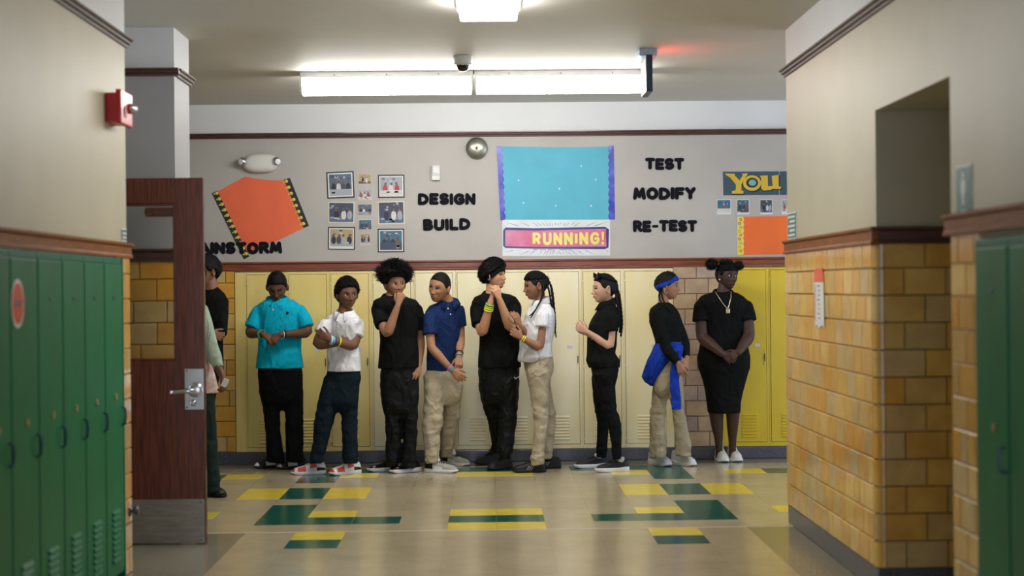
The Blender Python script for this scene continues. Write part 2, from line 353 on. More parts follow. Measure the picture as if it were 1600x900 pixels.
def locker(W, z0, z1, D, paint, frame, style, inset=(.012, .022, .035, .02)):
    """origin at the front left bottom corner of the unit (z = z0 is world); front looks along local -y"""
    root = empty('locker', (0, 0, 0)); H = z1-z0
    l, rr, bt, tp = inset
    b = MB(); b.box(0, .012, 0, W, D, H)                                   # body
    b.bbox(0, 0, 0, l, .02, H, .002).bbox(W-rr, 0, 0, W, .02, H, .002).bbox(l, 0, 0, W-rr, .02, bt, .002).bbox(l, 0, H-tp, W-rr, .02, H, .002)
    b.obj('body', frame, root)
    g = .003; dx0, dx1, dz0, dz1 = l+g, W-rr-g, bt+g, H-tp-g
    MB().box(l, .0105, bt, W-rr, .0119, H-tp).obj('door_gap', DARKGAP, root)
    d = MB(); d.bbox(dx0, -.004, dz0, dx1, .0100, dz1, .003)
    door = d.obj('door', paint, root); dw = dx1-dx0
    def louvres(zb, n, pitch, x0, x1):
        for i in range(n):
            z = zb+i*pitch
            MB().add([(x0, -.004, z+pitch*.75), (x1, -.004, z+pitch*.75), (x1, -.016, z+pitch*.18), (x0, -.016, z+pitch*.18), (x0, -.004, z), (x1, -.004, z)],
                     [(0, 1, 2, 3), (3, 2, 5, 4), (0, 3, 4), (1, 5, 2), (0, 4, 5, 1)]).obj('louvre', paint, door)
    if style == 'yellow':
        louvres(.075, 8, .027, dx0+dw*.30, dx0+dw*.72)
        for z in (.075, .70, 1.44): MB().bbox(dx0-.012, -.0075, z, dx0+.016, -.003, z+.012, .002).obj('hinge', frame, root)
        MB().bbox(dx0+dw*.68, -.0065, .862, dx0+dw*.82, -.0035, .888, .001).obj('number_plate', PLATE, door)
        h = MB(); h.bbox(dx1-.022, -.007, .70, dx1-.002, -.003, .825, .002); h.bbox(dx1-.016, -.014, .735, dx1-.007, -.006, .80, .002, 1)
        h.obj('handle', [frame, DSTEEL], door)
    else:
        louvres(.075, 9, .030, dx0+dw*.30, dx0+dw*.70)
        h = MB()
        h.tube([(dx1-.035, -.006, .845), (dx1-.035, -.022, .838), (dx1-.035, -.026, .80), (dx1-.035, -.022, .762), (dx1-.035, -.006, .752)], .0055, 8); h.obj('handle', BLUEH, door)
        b = MB(); b.lathe([(0, -.010), (.016, -.010), (.018, -.007), (.018, -.003)], (dx0+dw*.55, 0, .905), 'y', 16); b.obj('number_disc', RIVET, door)
        for z in (1.40,): MB().bbox(dx0+dw*.5-.018, -.0085, z, dx0+dw*.5+.018, -.003, z+.012, .002).obj('latch_plate', BLUEH, door)
    return root
LZ0, LZ1, LP = .105, 1.652, .3625
spots = ['second from the left end, half hidden', '']
ylab = ['yellow locker at the left end of the bank, behind the boy in the teal polo', 'yellow locker right beside the teal polo boy, on the side of the white polo boy',
        'pale yellow locker behind the boy with crossed arms in a white polo', 'cream locker behind the tall-haired boy in black touching his mouth',
        'cream locker behind the boy in the navy polo', 'cream locker with clear louvres left of the boy with folded hands',
        'cream locker between the boy with folded hands and the girl in white', 'cream locker with a white number plate, behind the back of the girl in white',
        'yellowed cream locker behind the girl wearing cat ears', 'cream yellow locker closing the long bank, behind the blue headband girl']
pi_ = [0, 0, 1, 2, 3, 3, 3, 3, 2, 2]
protos = {}
def place_locker(key, args, loc, rz, label, group):
    if key not in protos: o = locker(*args); protos[key] = o
    else: o = dup(protos[key], loc, rz)
    o.location = loc; o.rotation_euler[2] = rz
    tag(o, label, 'locker', group); return o
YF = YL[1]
YLK = []
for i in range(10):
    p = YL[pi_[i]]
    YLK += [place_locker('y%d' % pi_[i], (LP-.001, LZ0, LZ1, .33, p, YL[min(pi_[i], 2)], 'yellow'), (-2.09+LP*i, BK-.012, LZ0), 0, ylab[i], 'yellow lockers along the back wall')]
for i, t in enumerate(('bright yellow locker right behind the girl in the black dress', 'bright yellow locker at the right edge, next to the tiled corner', 'bright yellow locker past the tiled corner, right end of the back wall')):
    YLK += [place_locker('yr', (.344, LZ0, LZ1, .33, YL[4], YL[4], 'yellow'), (2.085+.345*i, BK-.012, LZ0), 0, t, 'yellow lockers along the back wall')]
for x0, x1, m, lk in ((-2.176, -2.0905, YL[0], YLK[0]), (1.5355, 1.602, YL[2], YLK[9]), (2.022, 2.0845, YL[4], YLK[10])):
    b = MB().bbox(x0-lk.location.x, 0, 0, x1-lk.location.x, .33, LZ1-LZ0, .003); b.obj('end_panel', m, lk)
# green lockers along the left wall (8 units up to the tiled end) and on the right
GP = .383
words = ['nearest to the tiled wall end', 'second from the tiled wall end', 'third from the tiled wall end', 'fourth from the tiled wall end', 'fifth from the tiled end, carrying a red sticker', 'sixth from the tiled end, at the left edge']
for i in range(6):
    y1 = 8.185-GP*i
    place_locker('g', (GP-.001, .06, 1.668, .3, GREEN, GREEN2, 'green', (.006, .006, .02, .03)), (LW+.045, y1-GP, .06), PI/2, 'green steel locker on the left wall, '+words[i], 'green lockers on the left wall')
b = MB().bbox(LW+.002, 8.1855, .0, LW+.05, 8.205, 1.67, .003).obj('locker_end_strip', GREEN2, loc=(LW+.02, 8.19, 0)); tag(b, 'narrow dark green steel strip closing the left locker row', 'strip')
for i in range(2):
    y0 = 6.0-GP*i
    place_locker('g2', (GP-.001, .06, 1.66, .3, GREEN, GREEN2, 'green', (.03, .006, .02, .03)), (RW-.03, y0, .06), -PI/2, ['green steel locker at the right edge beside the tiled strip', 'green steel locker on the right wall just past the frame'][i], 'green lockers on the right wall')
# oval sticker
RED = mat('red_print', (.62, .05, .02), .4, var=.15, vscale=40); WPRINT = mat('white_print', (.75, .75, .72), .4, var=.04, vscale=40)
yc, zc = 6.36, 1.452
b = MB(); 
for a, h, x, mi in ((.10, .098, 0, 1), (.088, .084, .0012, 0)):
    b.prism([(yc+a*.85*math.cos(t*PI/16), zc+h*math.sin(t*PI/16)) for t in range(32)], 'x', LW+.0501+x, LW+.0515+x, mi)
b.bbox(LW+.0525, yc-.045, zc-.012, LW+.0535, yc+.045, zc+.014, .0004, 2)
o = b.obj('oval_sticker', [RED, WPRINT, DSTEEL], loc=(LW+.05, yc, zc)); tag(o, 'red oval sticker with a white rim on a green locker', 'sticker')
# ------------------------------------------------------------------ wooden door
DWOOD = mat('door_wood', (.105, .022, .011), .24, var=.55, vscale=4, stretch=(22, 6, 1.1), coat=.25, bump=.05, bscale=30)
CHROME = mat('satin_chrome', (.62, .63, .68), .25, 1., var=.1, vscale=15)
KICK = mat('kick_plate', (.40, .39, .39), .2, .95, var=.2, vscale=9, stretch=(1, 1, 6))
GLASS = bpy.data.materials.new('door_glass'); GLASS.use_nodes = True
gb = GLASS.node_tree.nodes['Principled BSDF']; gb.inputs['Transmission Weight'].default_value = 1; gb.inputs['Roughness'].default_value = 0; gb.inputs['IOR'].default_value = 1.02; gb.inputs['Base Color'].default_value = (.93, .95, .95, 1)
dr = empty('door_1', (-2.60, 9.36, 0)); struct(dr)
DX0, DX1, DY0, DY1, DZ = 0, .925, 0, .045, 2.165
sw = .165
def dbox(n, x0, z0, x1, z1, y0=DY0, y1=DY1, m=DWOOD, p=dr, b=.004): return MB().bbox(x0, y0, z0, x1, y1, z1, b).obj(n, m, p)
dbox('stile', DX0, .01, sw, DZ); dbox('stile', DX1-sw, .01, DX1, DZ)
dbox('top_rail', sw, 2.015, DX1-sw, DZ); dbox('bottom_panel', sw, .01, DX1-sw, 1.085, .004, .041)
dbox('glass_pane', sw, 1.085, DX1-sw, 2.015, .019, .024, GLASS, dr, .0005)
for x0, z0, x1, z1 in ((sw, 1.085, sw+.016, 2.015), (DX1-sw-.016, 1.085, DX1-sw, 2.015), (sw+.016, 1.085, DX1-sw-.016, 1.1), (sw+.016, 2.0, DX1-sw-.016, 2.015)):
    dbox('glazing_bead', x0, z0, x1, z1, .004, .0185); dbox('glazing_bead', x0, z0, x1, z1, .0245, .041)
dbox('kick_plate', .01, .012, DX1-.008, .268, -.003, -.0002, KICK, dr, .001)
for x, z in ((.03, .03), (.03, .25), (DX1-.03, .03), (DX1-.03, .25), (.46, .25)): MB().lathe([(0, -.0055), (.006, -.005), (.008, -.003)], (x, 0, z), 'y', 10).obj('screw', DSTEEL, dr)
hp = dbox('lock_plate', DX1-.118, .795, DX1-.006, 1.038, -.006, -.0005, CHROME, dr, .002)
h = MB(); h.lathe([(0, -.022), (.030, -.022), (.040, -.016), (.045, -.006)], (DX1-.055, 0, .912), 'y', 24)
h.tube([(DX1-.055, -.015, .912), (DX1-.055, -.05, .912)], .012, 12)
h.rings([((DX1-.045, -.055, .910), (0, 0, .014), (0, .009, 0)), ((DX1-.10, -.057, .909), (0, 0, .013), (0, .008, 0)), ((DX1-.17, -.055, .903), (0, 0, .0115), (0, .0075, 0)), ((DX1-.195, -.048, .902), (0, 0, .013), (0, .009, 0))], n=14)
h.obj('lever_handle', CHROME, dr, True)
h = MB(); h.lathe([(0, -.02), (.014, -.02), (.017, -.014), (.02, -.006)], (DX1-.068, 0, .835), 'y', 18); h.obj('keyhole_rose', CHROME, dr, True)
for x, z in ((DX1-.105, 1.025), (DX1-.105, .81)): MB().lathe([(0, -.009), (.004, -.008), (.005, -.006)], (x, 0, z), 'y', 8).obj('screw', DSTEEL, dr)
# door closer block behind the glass, on the corridor pier
b = MB().bbox(-2.03, 9.428, 1.94, -1.862, 9.47, 1.995, .003); b.box(-2.03, 9.405, 1.95, -1.99, 9.43, 1.985)
o = b.obj('door_closer', WOOD, dr); o.location = (2.60, -9.36, 0)
fr = struct(MB().bbox(-2.70, 9.30, 0, -2.605, 9.635, 2.2, .004).obj('trim_door_jamb', DWOOD))
# door stop bumper on tiled column
b = MB(); b.lathe([(.0, .052), (.018, .05), (.024, .042), (.024, .03), (.014, .026), (.014, .012), (.03, .008), (.032, 0)], (LW+.018, 8.43, .333), 'x', 20)
o = b.obj('door_stop', DSTEEL, None, True, loc=(LW+.02, 8.43, .333)); tag(o, 'dark round door bumper on the tiled wall end at knee height', 'door stop')
# ------------------------------------------------------------------ ceiling fixtures
HOUS = mat('lamp_housing', (.72, .73, .74), .35, var=.03, vscale=10)
LENS = mat('lamp_lens', (.9, .9, .88), .4, emit=(1, .98, .93), estr=LAMP_E, var=.02, vscale=30)
def tube_lamp(x0, x1, y, label):
    r = empty('ceiling_lamp', ((x0+x1)/2, y, CZ)); L = (x1-x0)/2
    b = MB(); b.bbox(-L, -.11, -.045, L, .11, -.0005, .004); b.prism([(-.115, -.04), (-.09, -.15), (-.06, -.165), (.06, -.165), (.09, -.15), (.115, -.04)], 'x', -L, -L+.014); b.prism([(-.115, -.04), (-.09, -.15), (-.06, -.165), (.06, -.165), (.09, -.15), (.115, -.04)], 'x', L-.014, L)
    b.obj('housing', HOUS, r)
    l = MB(); l.prism([(-.105, -.046), (-.085, -.14), (-.055, -.158), (.055, -.158), (.085, -.14), (.105, -.046)], 'x', -L+.015, L-.015); l.obj('lens', LENS, r)
    for x in (-L*.6, 0, L*.6): MB().bbox(x-.004, -.114, -.03, x+.004, -.1105, -.022, .001).obj('clip', DSTEEL, r)
    tag(r, label, 'ceiling lamp', 'fluorescent ceiling lamps'); return r
tube_lamp(-1.365, -.092, 11.74, 'left one of the two long white fluorescent lamps above the students')
tube_lamp(-.082, 1.19, 11.74, 'right one of the two long white fluorescent lamps, ending at the exit sign')
def wrap_lamp(x, y0, y1, label):
    r = empty('ceiling_lamp', (x, (y0+y1)/2, CZ)); L = (y1-y0)/2; w = .165
    MB().bbox(-w-.012, -L-.012, -.03, w+.012, L+.012, -.0005, .003).obj('housing', HOUS, r)
    l = MB(); l.prism([(-w, -.0305), (-w+.006, -.078), (-w+.012, -.083), (w-.012, -.083), (w-.006, -.078), (w, -.0305)], 'y', -L, L); l.obj('lens', LENS, r)
    tag(r, label, 'ceiling lamp', 'fluorescent ceiling lamps'); return r
wrap_lamp(.02, 7.78, 9.0, 'square-ended bright lamp cut by the top edge of the picture')
# camera dome
r = empty('security_camera', (-.156, 10.92, CZ))
MB().lathe([(0, -.0005), (.066, -.0005), (.068, -.01), (.066, -.055), (.058, -.062), (0, -.062)], (0, 0, 0), 'z', 28).obj('mount', HOUS, r, True)
BLKG = mat('black_gloss', (.012, .012, .016), .08, var=.1, vscale=9)
MB().lathe([(.05, -.0625)]+[(.046*math.cos(t*PI/12), -.066-.042*math.sin(t*PI/12)) for t in range(6)]+[(0, -.108)], (0, 0, 0), 'z', 28).obj('dome', BLKG, r, True)
MB().lathe([(.056, -.0625), (.056, -.068), (.047, -.068), (.047, -.0625)], (0, 0, 0), 'z', 28).obj('trim_ring', CHROME, r, True)
tag(r, 'white dome security camera on the ceiling in front of the lamps', 'camera')
# exit sign seen from its narrow edge
NAVY = mat('sign_metal', (.03, .045, .08), .35, .5, var=.2, vscale=20); LBL = mat('sign_canopy', (.35, .42, .52), .35, .5, var=.2, vscale=60)
REDE = mat('exit_red', (.5, .02, .01), .3, emit=(1, .06, .02), estr=3.2, var=.02)
r = empty('exit_sign', (1.095, 10.72, CZ))
MB().bbox(-.06, -.11, -.052, .06, .11, -.0005, .004).obj('canopy', LBL, r)
MB().bbox(-.022, -.17, -.30, .022, .17, -.0525, .004).obj('case', NAVY, r)
MB().bbox(.0222, -.14, -.26, .0245, .14, -.09, .001).obj('lit_face', REDE, r)
MB().bbox(-.0245, -.15, -.27, -.0222, .15, -.075, .001).obj('white_face', HOUS, r)
tag(r, 'exit sign hung from the ceiling, its narrow edge facing us', 'exit sign')
# ------------------------------------------------------------------ things on the back wall
WY = BK+.02                                   # plaster face of the back wall
def bw(x, y): p = at(x, y, WY); return (p.x, p.z)
INK = mat('black_foam', (.006, .006, .010), .8, spec=.15, var=.3, vscale=30)
def arc(cx, cz, rx, rz, a0, a1, n=10): return [(cx+rx*math.cos(math.radians(a0+(a1-a0)*i/n)), cz+rz*math.sin(math.radians(a0+(a1-a0)*i/n))) for i in range(n+1)]
GL = {  # glyph: (width, strokes) on a unit height
 'D': (.72, [[(0, 0), (0, 1)], [(0, 1)]+arc(.22, .5, .5, .5, 90, -90)+[(0, 0)]]),
 'E': (.58, [[(.58, 1), (0, 1), (0, 0), (.58, 0)], [(0, .5), (.5, .5)]]),
 'S': (.62, [arc(.31, .74, .3, .26, 30, 270, 12)+arc(.31, .24, .31, .25, 90, -150, 12)]),
 'I': (.0, [[(0, 0), (0, 1)]]),
 'G': (.74, [arc(.4, .5, .4, .5, 45, 330, 16)+[(.74, .48), (.45, .48)]]),
 'N': (.66, [[(0, 0), (0, 1), (.66, 0), (.66, 1)]]),
 'B': (.62, [[(0, 0), (0, 1)], [(0, 1)]+arc(.3, .75, .25, .25, 90, -90)+[(0, .5)], [(.3, .5)]+arc(.34, .25, .28, .25, 90, -90)+[(0, 0)]]),
 'U': (.66, [[(0, 1), (0, .35)]+arc(.33, .33, .33, .33, 180, 360)+[(.66, 1)]]),
 'L': (.52, [[(0, 1), (0, 0), (.52, 0)]]),
 'T': (.66, [[(0, 1), (.66, 1)], [(.33, 1), (.33, 0)]]),
 'M': (.86, [[(0, 0), (.12, 1), (.43, .2), (.74, 1), (.86, 0)]]),
 'O': (.78, [arc(.39, .5, .39, .5, 0, 360, 22)]),
 'F': (.56, [[(0, 0), (0, 1), (.56, 1)], [(0, .5), (.48, .5)]]),
 'Y': (.66, [[(0, 1), (.33, .5), (.66, 1)], [(.33, .5), (.33, 0)]]),
 'R': (.62, [[(0, 0), (0, 1)], [(0, 1)]+arc(.32, .74, .27, .26, 90, -90)+[(0, .48)], [(.3, .48), (.62, 0)]]),
 'A': (.92, [[(0, 0), (.46, 1), (.92, 0)], [(.2, .33), (.72, .33)]]),
 '-': (.42, [[(0, .48), (.42, .48)]])}
def stroke(b, pts, w, y0, y1, mi=None, rnd_=True):
    y0 -= .00002*len(b.f)/6
    for (x0, z0), (x1, z1) in zip(pts, pts[1:]):
        L = math.hypot(x1-x0, z1-z0) or 1e-6; nx, nz = -(z1-z0)/L*w, (x1-x0)/L*w
        y0 -= .00006; b.prism([(x0+nx, z0+nz), (x1+nx, z1+nz), (x1-nx, z1-nz), (x0-nx, z0-nz)], 'y', y0, y1, mi)
    if rnd_:
        for x, z in pts: y0 -= .00006; b.prism([(x+w*math.cos(t*PI/6), z+w*math.sin(t*PI/6)) for t in range(12)], 'y', y0, y1, mi)
def word(text, x0, y0, x1, y1, hidden=()):
    """cut-out letters filling the pixel box on the wall; every letter a thing"""
    (ax, az), (bx_, bz) = bw(x0, y1), bw(x1, y0); slope = (bw(x1, y1)[1]-az)/(bx_-ax)
    hgt = bw(x0, y0)[1]-az; sw_ = hgt*.155
    adv = [GL[c][0] for c in text]; gap = .40 
    tot = sum(adv)+gap*(len(text)-1)-.08*('A' in text); sc = (bx_-ax-2*sw_)/tot; hh = hgt-2*sw_; u = ax+sw_
    seen = {}
    for i, c in enumerate(text):
        wd, st = GL[c]; b = MB(); zb = az+sw_+rnd.uniform(-.003, .003); tl = rnd.uniform(-.03, .03)
        cx = u+wd*sc/2
        for s in st:
            pts = []
            for (px, pz) in s:
                qx, qz = (px-wd/2)*sc, (pz-.5)*hh; pts.append((cx+qx*math.cos(tl)-qz*math.sin(tl), zb+hh/2+qx*math.sin(tl)+qz*math.cos(tl)))
            stroke(b, pts, sw_ if c != '-' else sw_*.7, WY-.0062, WY-.0004)
        o = b.obj('cutout_letter', INK, None, loc=(cx, WY, zb)); seen[c] = seen.get(c, 0)+1
        nth = '' if text.count(c) == 1 else ('first ' if seen[c] == 1 else 'second ')
        nm = 'hyphen' if c == '-' else 'letter '+c
        tag(o, 'black cut-out %s%s of the word %s on the back wall' % (nth, nm, text), 'letter', 'cut-out wall letters')
        u += (wd+gap-.08*(c == 'A'))*sc
word('DESIGN', 653, 302, 743, 320.5); word('BUILD', 661, 342, 735, 360.5); word('TEST', 1008, 247, 1069, 265.5)
word('MODIFY', 989, 293, 1087, 312.5); word('RE-TEST', 989, 344.5, 1089, 363); word('BRAINSTORM', 276, 379, 441, 398)
# posters -------------------------------------------------
def paper(name, col, **k): return mat(name, col, k.pop('rough', .6), var=.05, vscale=5, bump=k.pop('bump', .25), bscale=k.pop('bscale', 7), **k)
ORANGE = paper('orange_paper', (.80, .14, .055)); ORANGE2 = paper('orange_paper_deep', (.82, .15, .02)); CYAN = paper('cyan_paper', (.09, .42, .56)); BLACKP = paper('black_print', (.014, .014, .018), bump=.05)
YPRINT = paper('yellow_print', (.75, .65, .10), bump=.05); CREAMP = paper('cream_print', (.74, .73, .66), bump=.05)
def sheet(name, poly, y0, m, parent, th=.0012):
    return MB().prism([bw(*p) for p in poly], 'y', WY-y0-th, WY-y0).obj(name, m, parent)
def C1(x, y): return (300+x/4.0917, 200+y/4.0917)
def C2(x, y): return (640+x/4.0917, 200+y/4.0917)
def C3(x, y): return (960+x/4.0917, 200+y/4.0917)
def root(name, px, py, label, cat, group=None): o = empty(name, (0, 0, 0)); return tag(o, label, cat, group)
po = root('poster', 0, 0, 'tilted orange paper poster with light bulb borders beside the wooden door', 'poster')
# sheet sags between its corners: bent upper edge
sheet('paper_sheet', [C1(160, 408), C1(340, 310), C1(400, 322), C1(500, 334), C1(600, 336), C1(714, 640), C1(545, 722), C1(470, 742), C1(390, 778), C1(345, 800)], .0005, ORANGE, po)
for (a, b_, c, d), n in (((C1(128, 418), C1(162, 400), C1(366, 822), C1(332, 840)), 12), ((C1(588, 330), C1(626, 319), C1(748, 626), C1(714, 640)), 8)):
    st = sheet('border_strip', [a, b_, c, d], .0018, BLACKP, po)
    bl = MB()
    for i in range(n):
        t = (i+.35)/n; ex = .72 if n == 12 else .25
        p = ((a[0]*(1-t)+d[0]*t)*(1-ex)+(b_[0]*(1-t)+c[0]*t)*ex, (a[1]*(1-t)+d[1]*t)*(1-ex)+(b_[1]*(1-t)+c[1]*t)*ex); q = bw(*p)
        bl.prism([(q[0]+.016*math.cos(k*PI/6), q[1]+.014*math.sin(k*PI/6)) for k in range(12)], 'y', WY-.0036, WY-.0031)
        bl.prism([(q[0]-.004, q[1]+.003), (q[0]-.028, q[1]-.002), (q[0]-.026, q[1]-.012), (q[0]-.004, q[1]-.010)], 'y', WY-.0036, WY-.0031)
    bl.obj('bulb_print', YPRINT, st)
po = root('poster', 0, 0, 'large cyan paper panel with shiny blue scalloped side borders', 'poster')
sheet('paper_sheet', [C2(575, 117), C2(700, 119), C2(900, 123), C2(1080, 123), C2(1290, 119), C2(1296, 586), C2(1000, 587), C2(600, 587)], .0005, CYAN, po)
BORD = mat('blue_foil', (.012, .02, .33), .22, var=.6, vscale=9, col2=(.14, .15, .62), bump=.3, bscale=12)
def scallop(x0, y0, x1, y1, out, amp, n):
    r = []
    for i in range(n*4+1):
        t = i/(n*4); r.append((x0+(x1-x0)*t+out*amp*abs(math.sin(PI*t*n)), y0+(y1-y0)*t))
    return r
sheet('border_strip', [C2(555, 115)]+[C2(*p) for p in scallop(586, 116, 606, 588, 1, 9, 10)]+[C2(580, 591)], .0018, BORD, po)
sheet('border_strip', [C2(1306, 114)]+[C2(*p) for p in scallop(1278, 114, 1278, 586, -1, 9, 10)]+[C2(1313, 586)], .0018, BORD, po)
sp = MB()
for x, y in ((697, 335), (727, 478), (935, 497), (958, 388), (1097, 243), (1160, 498), (1190, 330)):
    q = bw(*C2(x, y)); sp.prism([(q[0]+.006*math.cos(k*PI/4), q[1]+.009*math.sin(k*PI/4)) for k in range(8)], 'y', WY-.0023, WY-.0018)
sp.obj('torn_spots', CREAMP, po)
# running banner
LAM = mat('laminate_cream', (.68, .69, .70), .12, var=.08, vscale=6, bump=.3, bscale=4, coat=.5); PINK = mat('laminate_pink', (.62, .06, .16), .12, var=.25, vscale=4, bump=.3, bscale=4, coat=.5, col2=(.66, .28, .42))
NAVYP = mat('laminate_navy', (.02, .025, .16), .15, var=.2, vscale=9, coat=.4); LYEL = mat('laminate_yellow', (.80, .70, .14), .15, var=.05, vscale=9, coat=.4)
po = root('banner', 0, 0, 'glossy white and pink banner reading RUNNING! under the cyan panel', 'banner')
sheet('banner_sheet', [C2(592, 584), C2(1282, 584), C2(1282, 816), C2(594, 818)], .0003, LAM, po, .0008)
sheet('navy_outline', [C2(598, 655), C2(612, 636), C2(800, 640), C2(1250, 632), C2(1274, 648), C2(1272, 764), C2(1250, 774), C2(800, 772), C2(612, 768), C2(598, 752)], .0012, NAVYP, po, .0006)
sheet('pink_panel', [C2(612, 652), C2(800, 656), C2(1256, 645), C2(1258, 758), C2(800, 760), C2(612, 756)], .0019, PINK, po, .0006)
ry = MB()
for i in range(44):
    a = i*2*PI/44+rnd.uniform(-.04, .04); cx, cy = 940, 705; ca, sa = math.cos(a), math.sin(a)
    # from the panel's rim outwards to the sheet's edge
    t0 = min(352/abs(ca) if abs(ca) > 1e-3 else 9e9, 78/abs(sa) if abs(sa) > 1e-3 else 9e9); t1 = min(340/abs(ca) if abs(ca) > 1e-3 else 9e9, 108/abs(sa) if abs(sa) > 1e-3 else 9e9)
    if t1 <= t0+8: continue
    t0 += rnd.uniform(0, 14); p0 = bw(*C2(cx+ca*t0, cy+sa*t0)); p1 = bw(*C2(cx+ca*t1, cy+sa*t1)); L = math.hypot(p1[0]-p0[0], p1[1]-p0[1]); nx, nz = -(p1[1]-p0[1])/L*.0022, (p1[0]-p0[0])/L*.0022
    ry.prism([(p0[0]+nx, p0[1]+nz), (p1[0], p1[1]), (p0[0]-nx, p0[1]-nz)], 'y', WY-.0018, WY-.0013)
ry.obj('ray_print', NAVYP, po)
# block lettering RUNNING!
def block(text, x0, y0, x1, y1, m, parent, yy, wfac):
    (ax, az), (bx_, bz) = bw(x0, y1), bw(x1, y0); hh = bz-az; adv = [GL[c][0] if c != '!' else 0. for c in text]; gap = .52
    tot = sum(adv)+gap*(len(text)-1); sw2 = hh*wfac; sc = (bx_-ax-2*sw2)/tot; u = ax+sw2; b = MB()
    for c, wd in zip(text, adv):
        if c == '!':
            b.prism([(u-sw2, az+hh), (u+sw2, az+hh), (u+sw2*.6, az+hh*.34), (u-sw2*.6, az+hh*.34)], 'y', WY-yy-.0005, WY-yy); b.prism([(u-sw2*.8, az), (u+sw2*.8, az), (u+sw2*.8, az+hh*.22), (u-sw2*.8, az+hh*.22)], 'y', WY-yy-.0005, WY-yy)
        else:
            for s in GL[c][1]: stroke(b, [(u+px*sc, az+sw2+pz*(hh-2*sw2)) for px, pz in s], sw2, WY-yy-.0005, WY-yy, None, len(s) > 3)
        u += (wd+gap)*sc
    b.obj('lettering', m, parent)
block('RUNNING!', *C2(786, 664), *C2(1244, 750), LYEL, po, .0026, .115)
b = MB()
for i in range(24):
    x = 790+i*10.4
    if i in (3, 8, 14, 15): continue
    p = bw(*C2(x, 782)); b.prism([(p[0], p[1]), (p[0]+.009, p[1]), (p[0]+.008, p[1]+.010*rnd.uniform(.5, 1)), (p[0]+.001, p[1]+.010*rnd.uniform(.5, 1))], 'y', WY-.0017, WY-.0012)
b.obj('small_print', NAVYP, po)
# YOU poster
SLATE = paper('slate_print', (.035, .075, .11), bump=.1); GOLD = paper('gold_print', (.62, .42, .03), bump=.05); AQUA = paper('aqua_print', (.16, .42, .44), bump=.05)
po = root('poster', 0, 0, 'slate blue poster with the gold word YOU near the right corner', 'poster')
sheet('paper_sheet', [C3(693, 279), C3(1052, 277), C3(1052, 428), C3(697, 431)], .0003, SLATE, po); sheet('paper_sheet', [C3(1056, 277), C3(1180, 276), C3(1180, 427), C3(1056, 428)], .0003, SLATE, po)
Yp = [(705, 290), (770, 293), (768, 303), (800, 335), (822, 300), (812, 292), (852, 290), (850, 302), (838, 312), (812, 360), (812, 398), (826, 405), (824, 420), (752, 420), (750, 405), (776, 396), (776, 362), (740, 318), (712, 300)]
Up = [(930, 305), (980, 303), (982, 372), (1012, 372), (1005, 306), (1050, 300), (1050, 372), (1068, 378), (1062, 390), (1012, 388), (1000, 396), (952, 400), (938, 385), (938, 322)]
def grow(poly, f):
    cx = sum(p[0] for p in poly)/len(poly); cy = sum(p[1] for p in poly)/len(poly); return [(cx+(x-cx)*f+4, cy+(y-cy)*f+5) for x, y in poly]
for pl in (Yp, Up):
    sheet('letter_shadow', [C3(*p) for p in grow(pl, 1.06)], .0016, BLACKP, po, .0005); sheet('letter_print', [C3(*p) for p in pl], .0022, GOLD, po, .0005)
for rx, ry_, dx, dy, mm, yy in ((64, 56, 4, 4, BLACKP, .0016), (58, 50, 0, 0, GOLD, .0022), (38, 32, 0, -2, BLACKP, .0028), (24, 20, 2, -2, AQUA, .0034)):
    sheet('letter_print', [C3(880+dx+rx*math.cos(t*PI/12), 352+dy+ry_*math.sin(t*PI/12)) for t in range(24)], yy, mm, po, .0005)
# orange board at the right corner
po = root('poster', 0, 0, 'deep orange paper board with swirly yellow border beside the tiled corner', 'poster')
sheet('paper_sheet', [C3(812, 567), C3(1180, 562), C3(1180, 806), C3(812, 811)], .0003, ORANGE2, po)
st = sheet('border_strip', [C3(785, 568)]+[C3(*p) for p in scallop(822, 567, 822, 810, 1, 6, 7)]+[C3(786, 812)], .0016, YPRINT, po)
sw3 = [(.55, .10, .03), (.40, .03, .22), (.25, .42, .12), (.65, .30, .03)]
for i in range(9):
    q = bw(*C3(804+4*(-1)**i, 585+i*25)); mm = paper('swirl_%d' % (i % 4), sw3[i % 4], bump=.02)
    b = MB(); 
    for rr in (.013, .006): b.prism([(q[0]+rr*math.cos(k*PI/7), q[1]+rr*math.sin(k*PI/7)) for k in range(14)], 'y', WY-.0036-(.0006 if rr < .01 else 0), WY-.0031, 0 if rr > .01 else 1)
    b.obj('swirl_print', [mm, YPRINT], st)
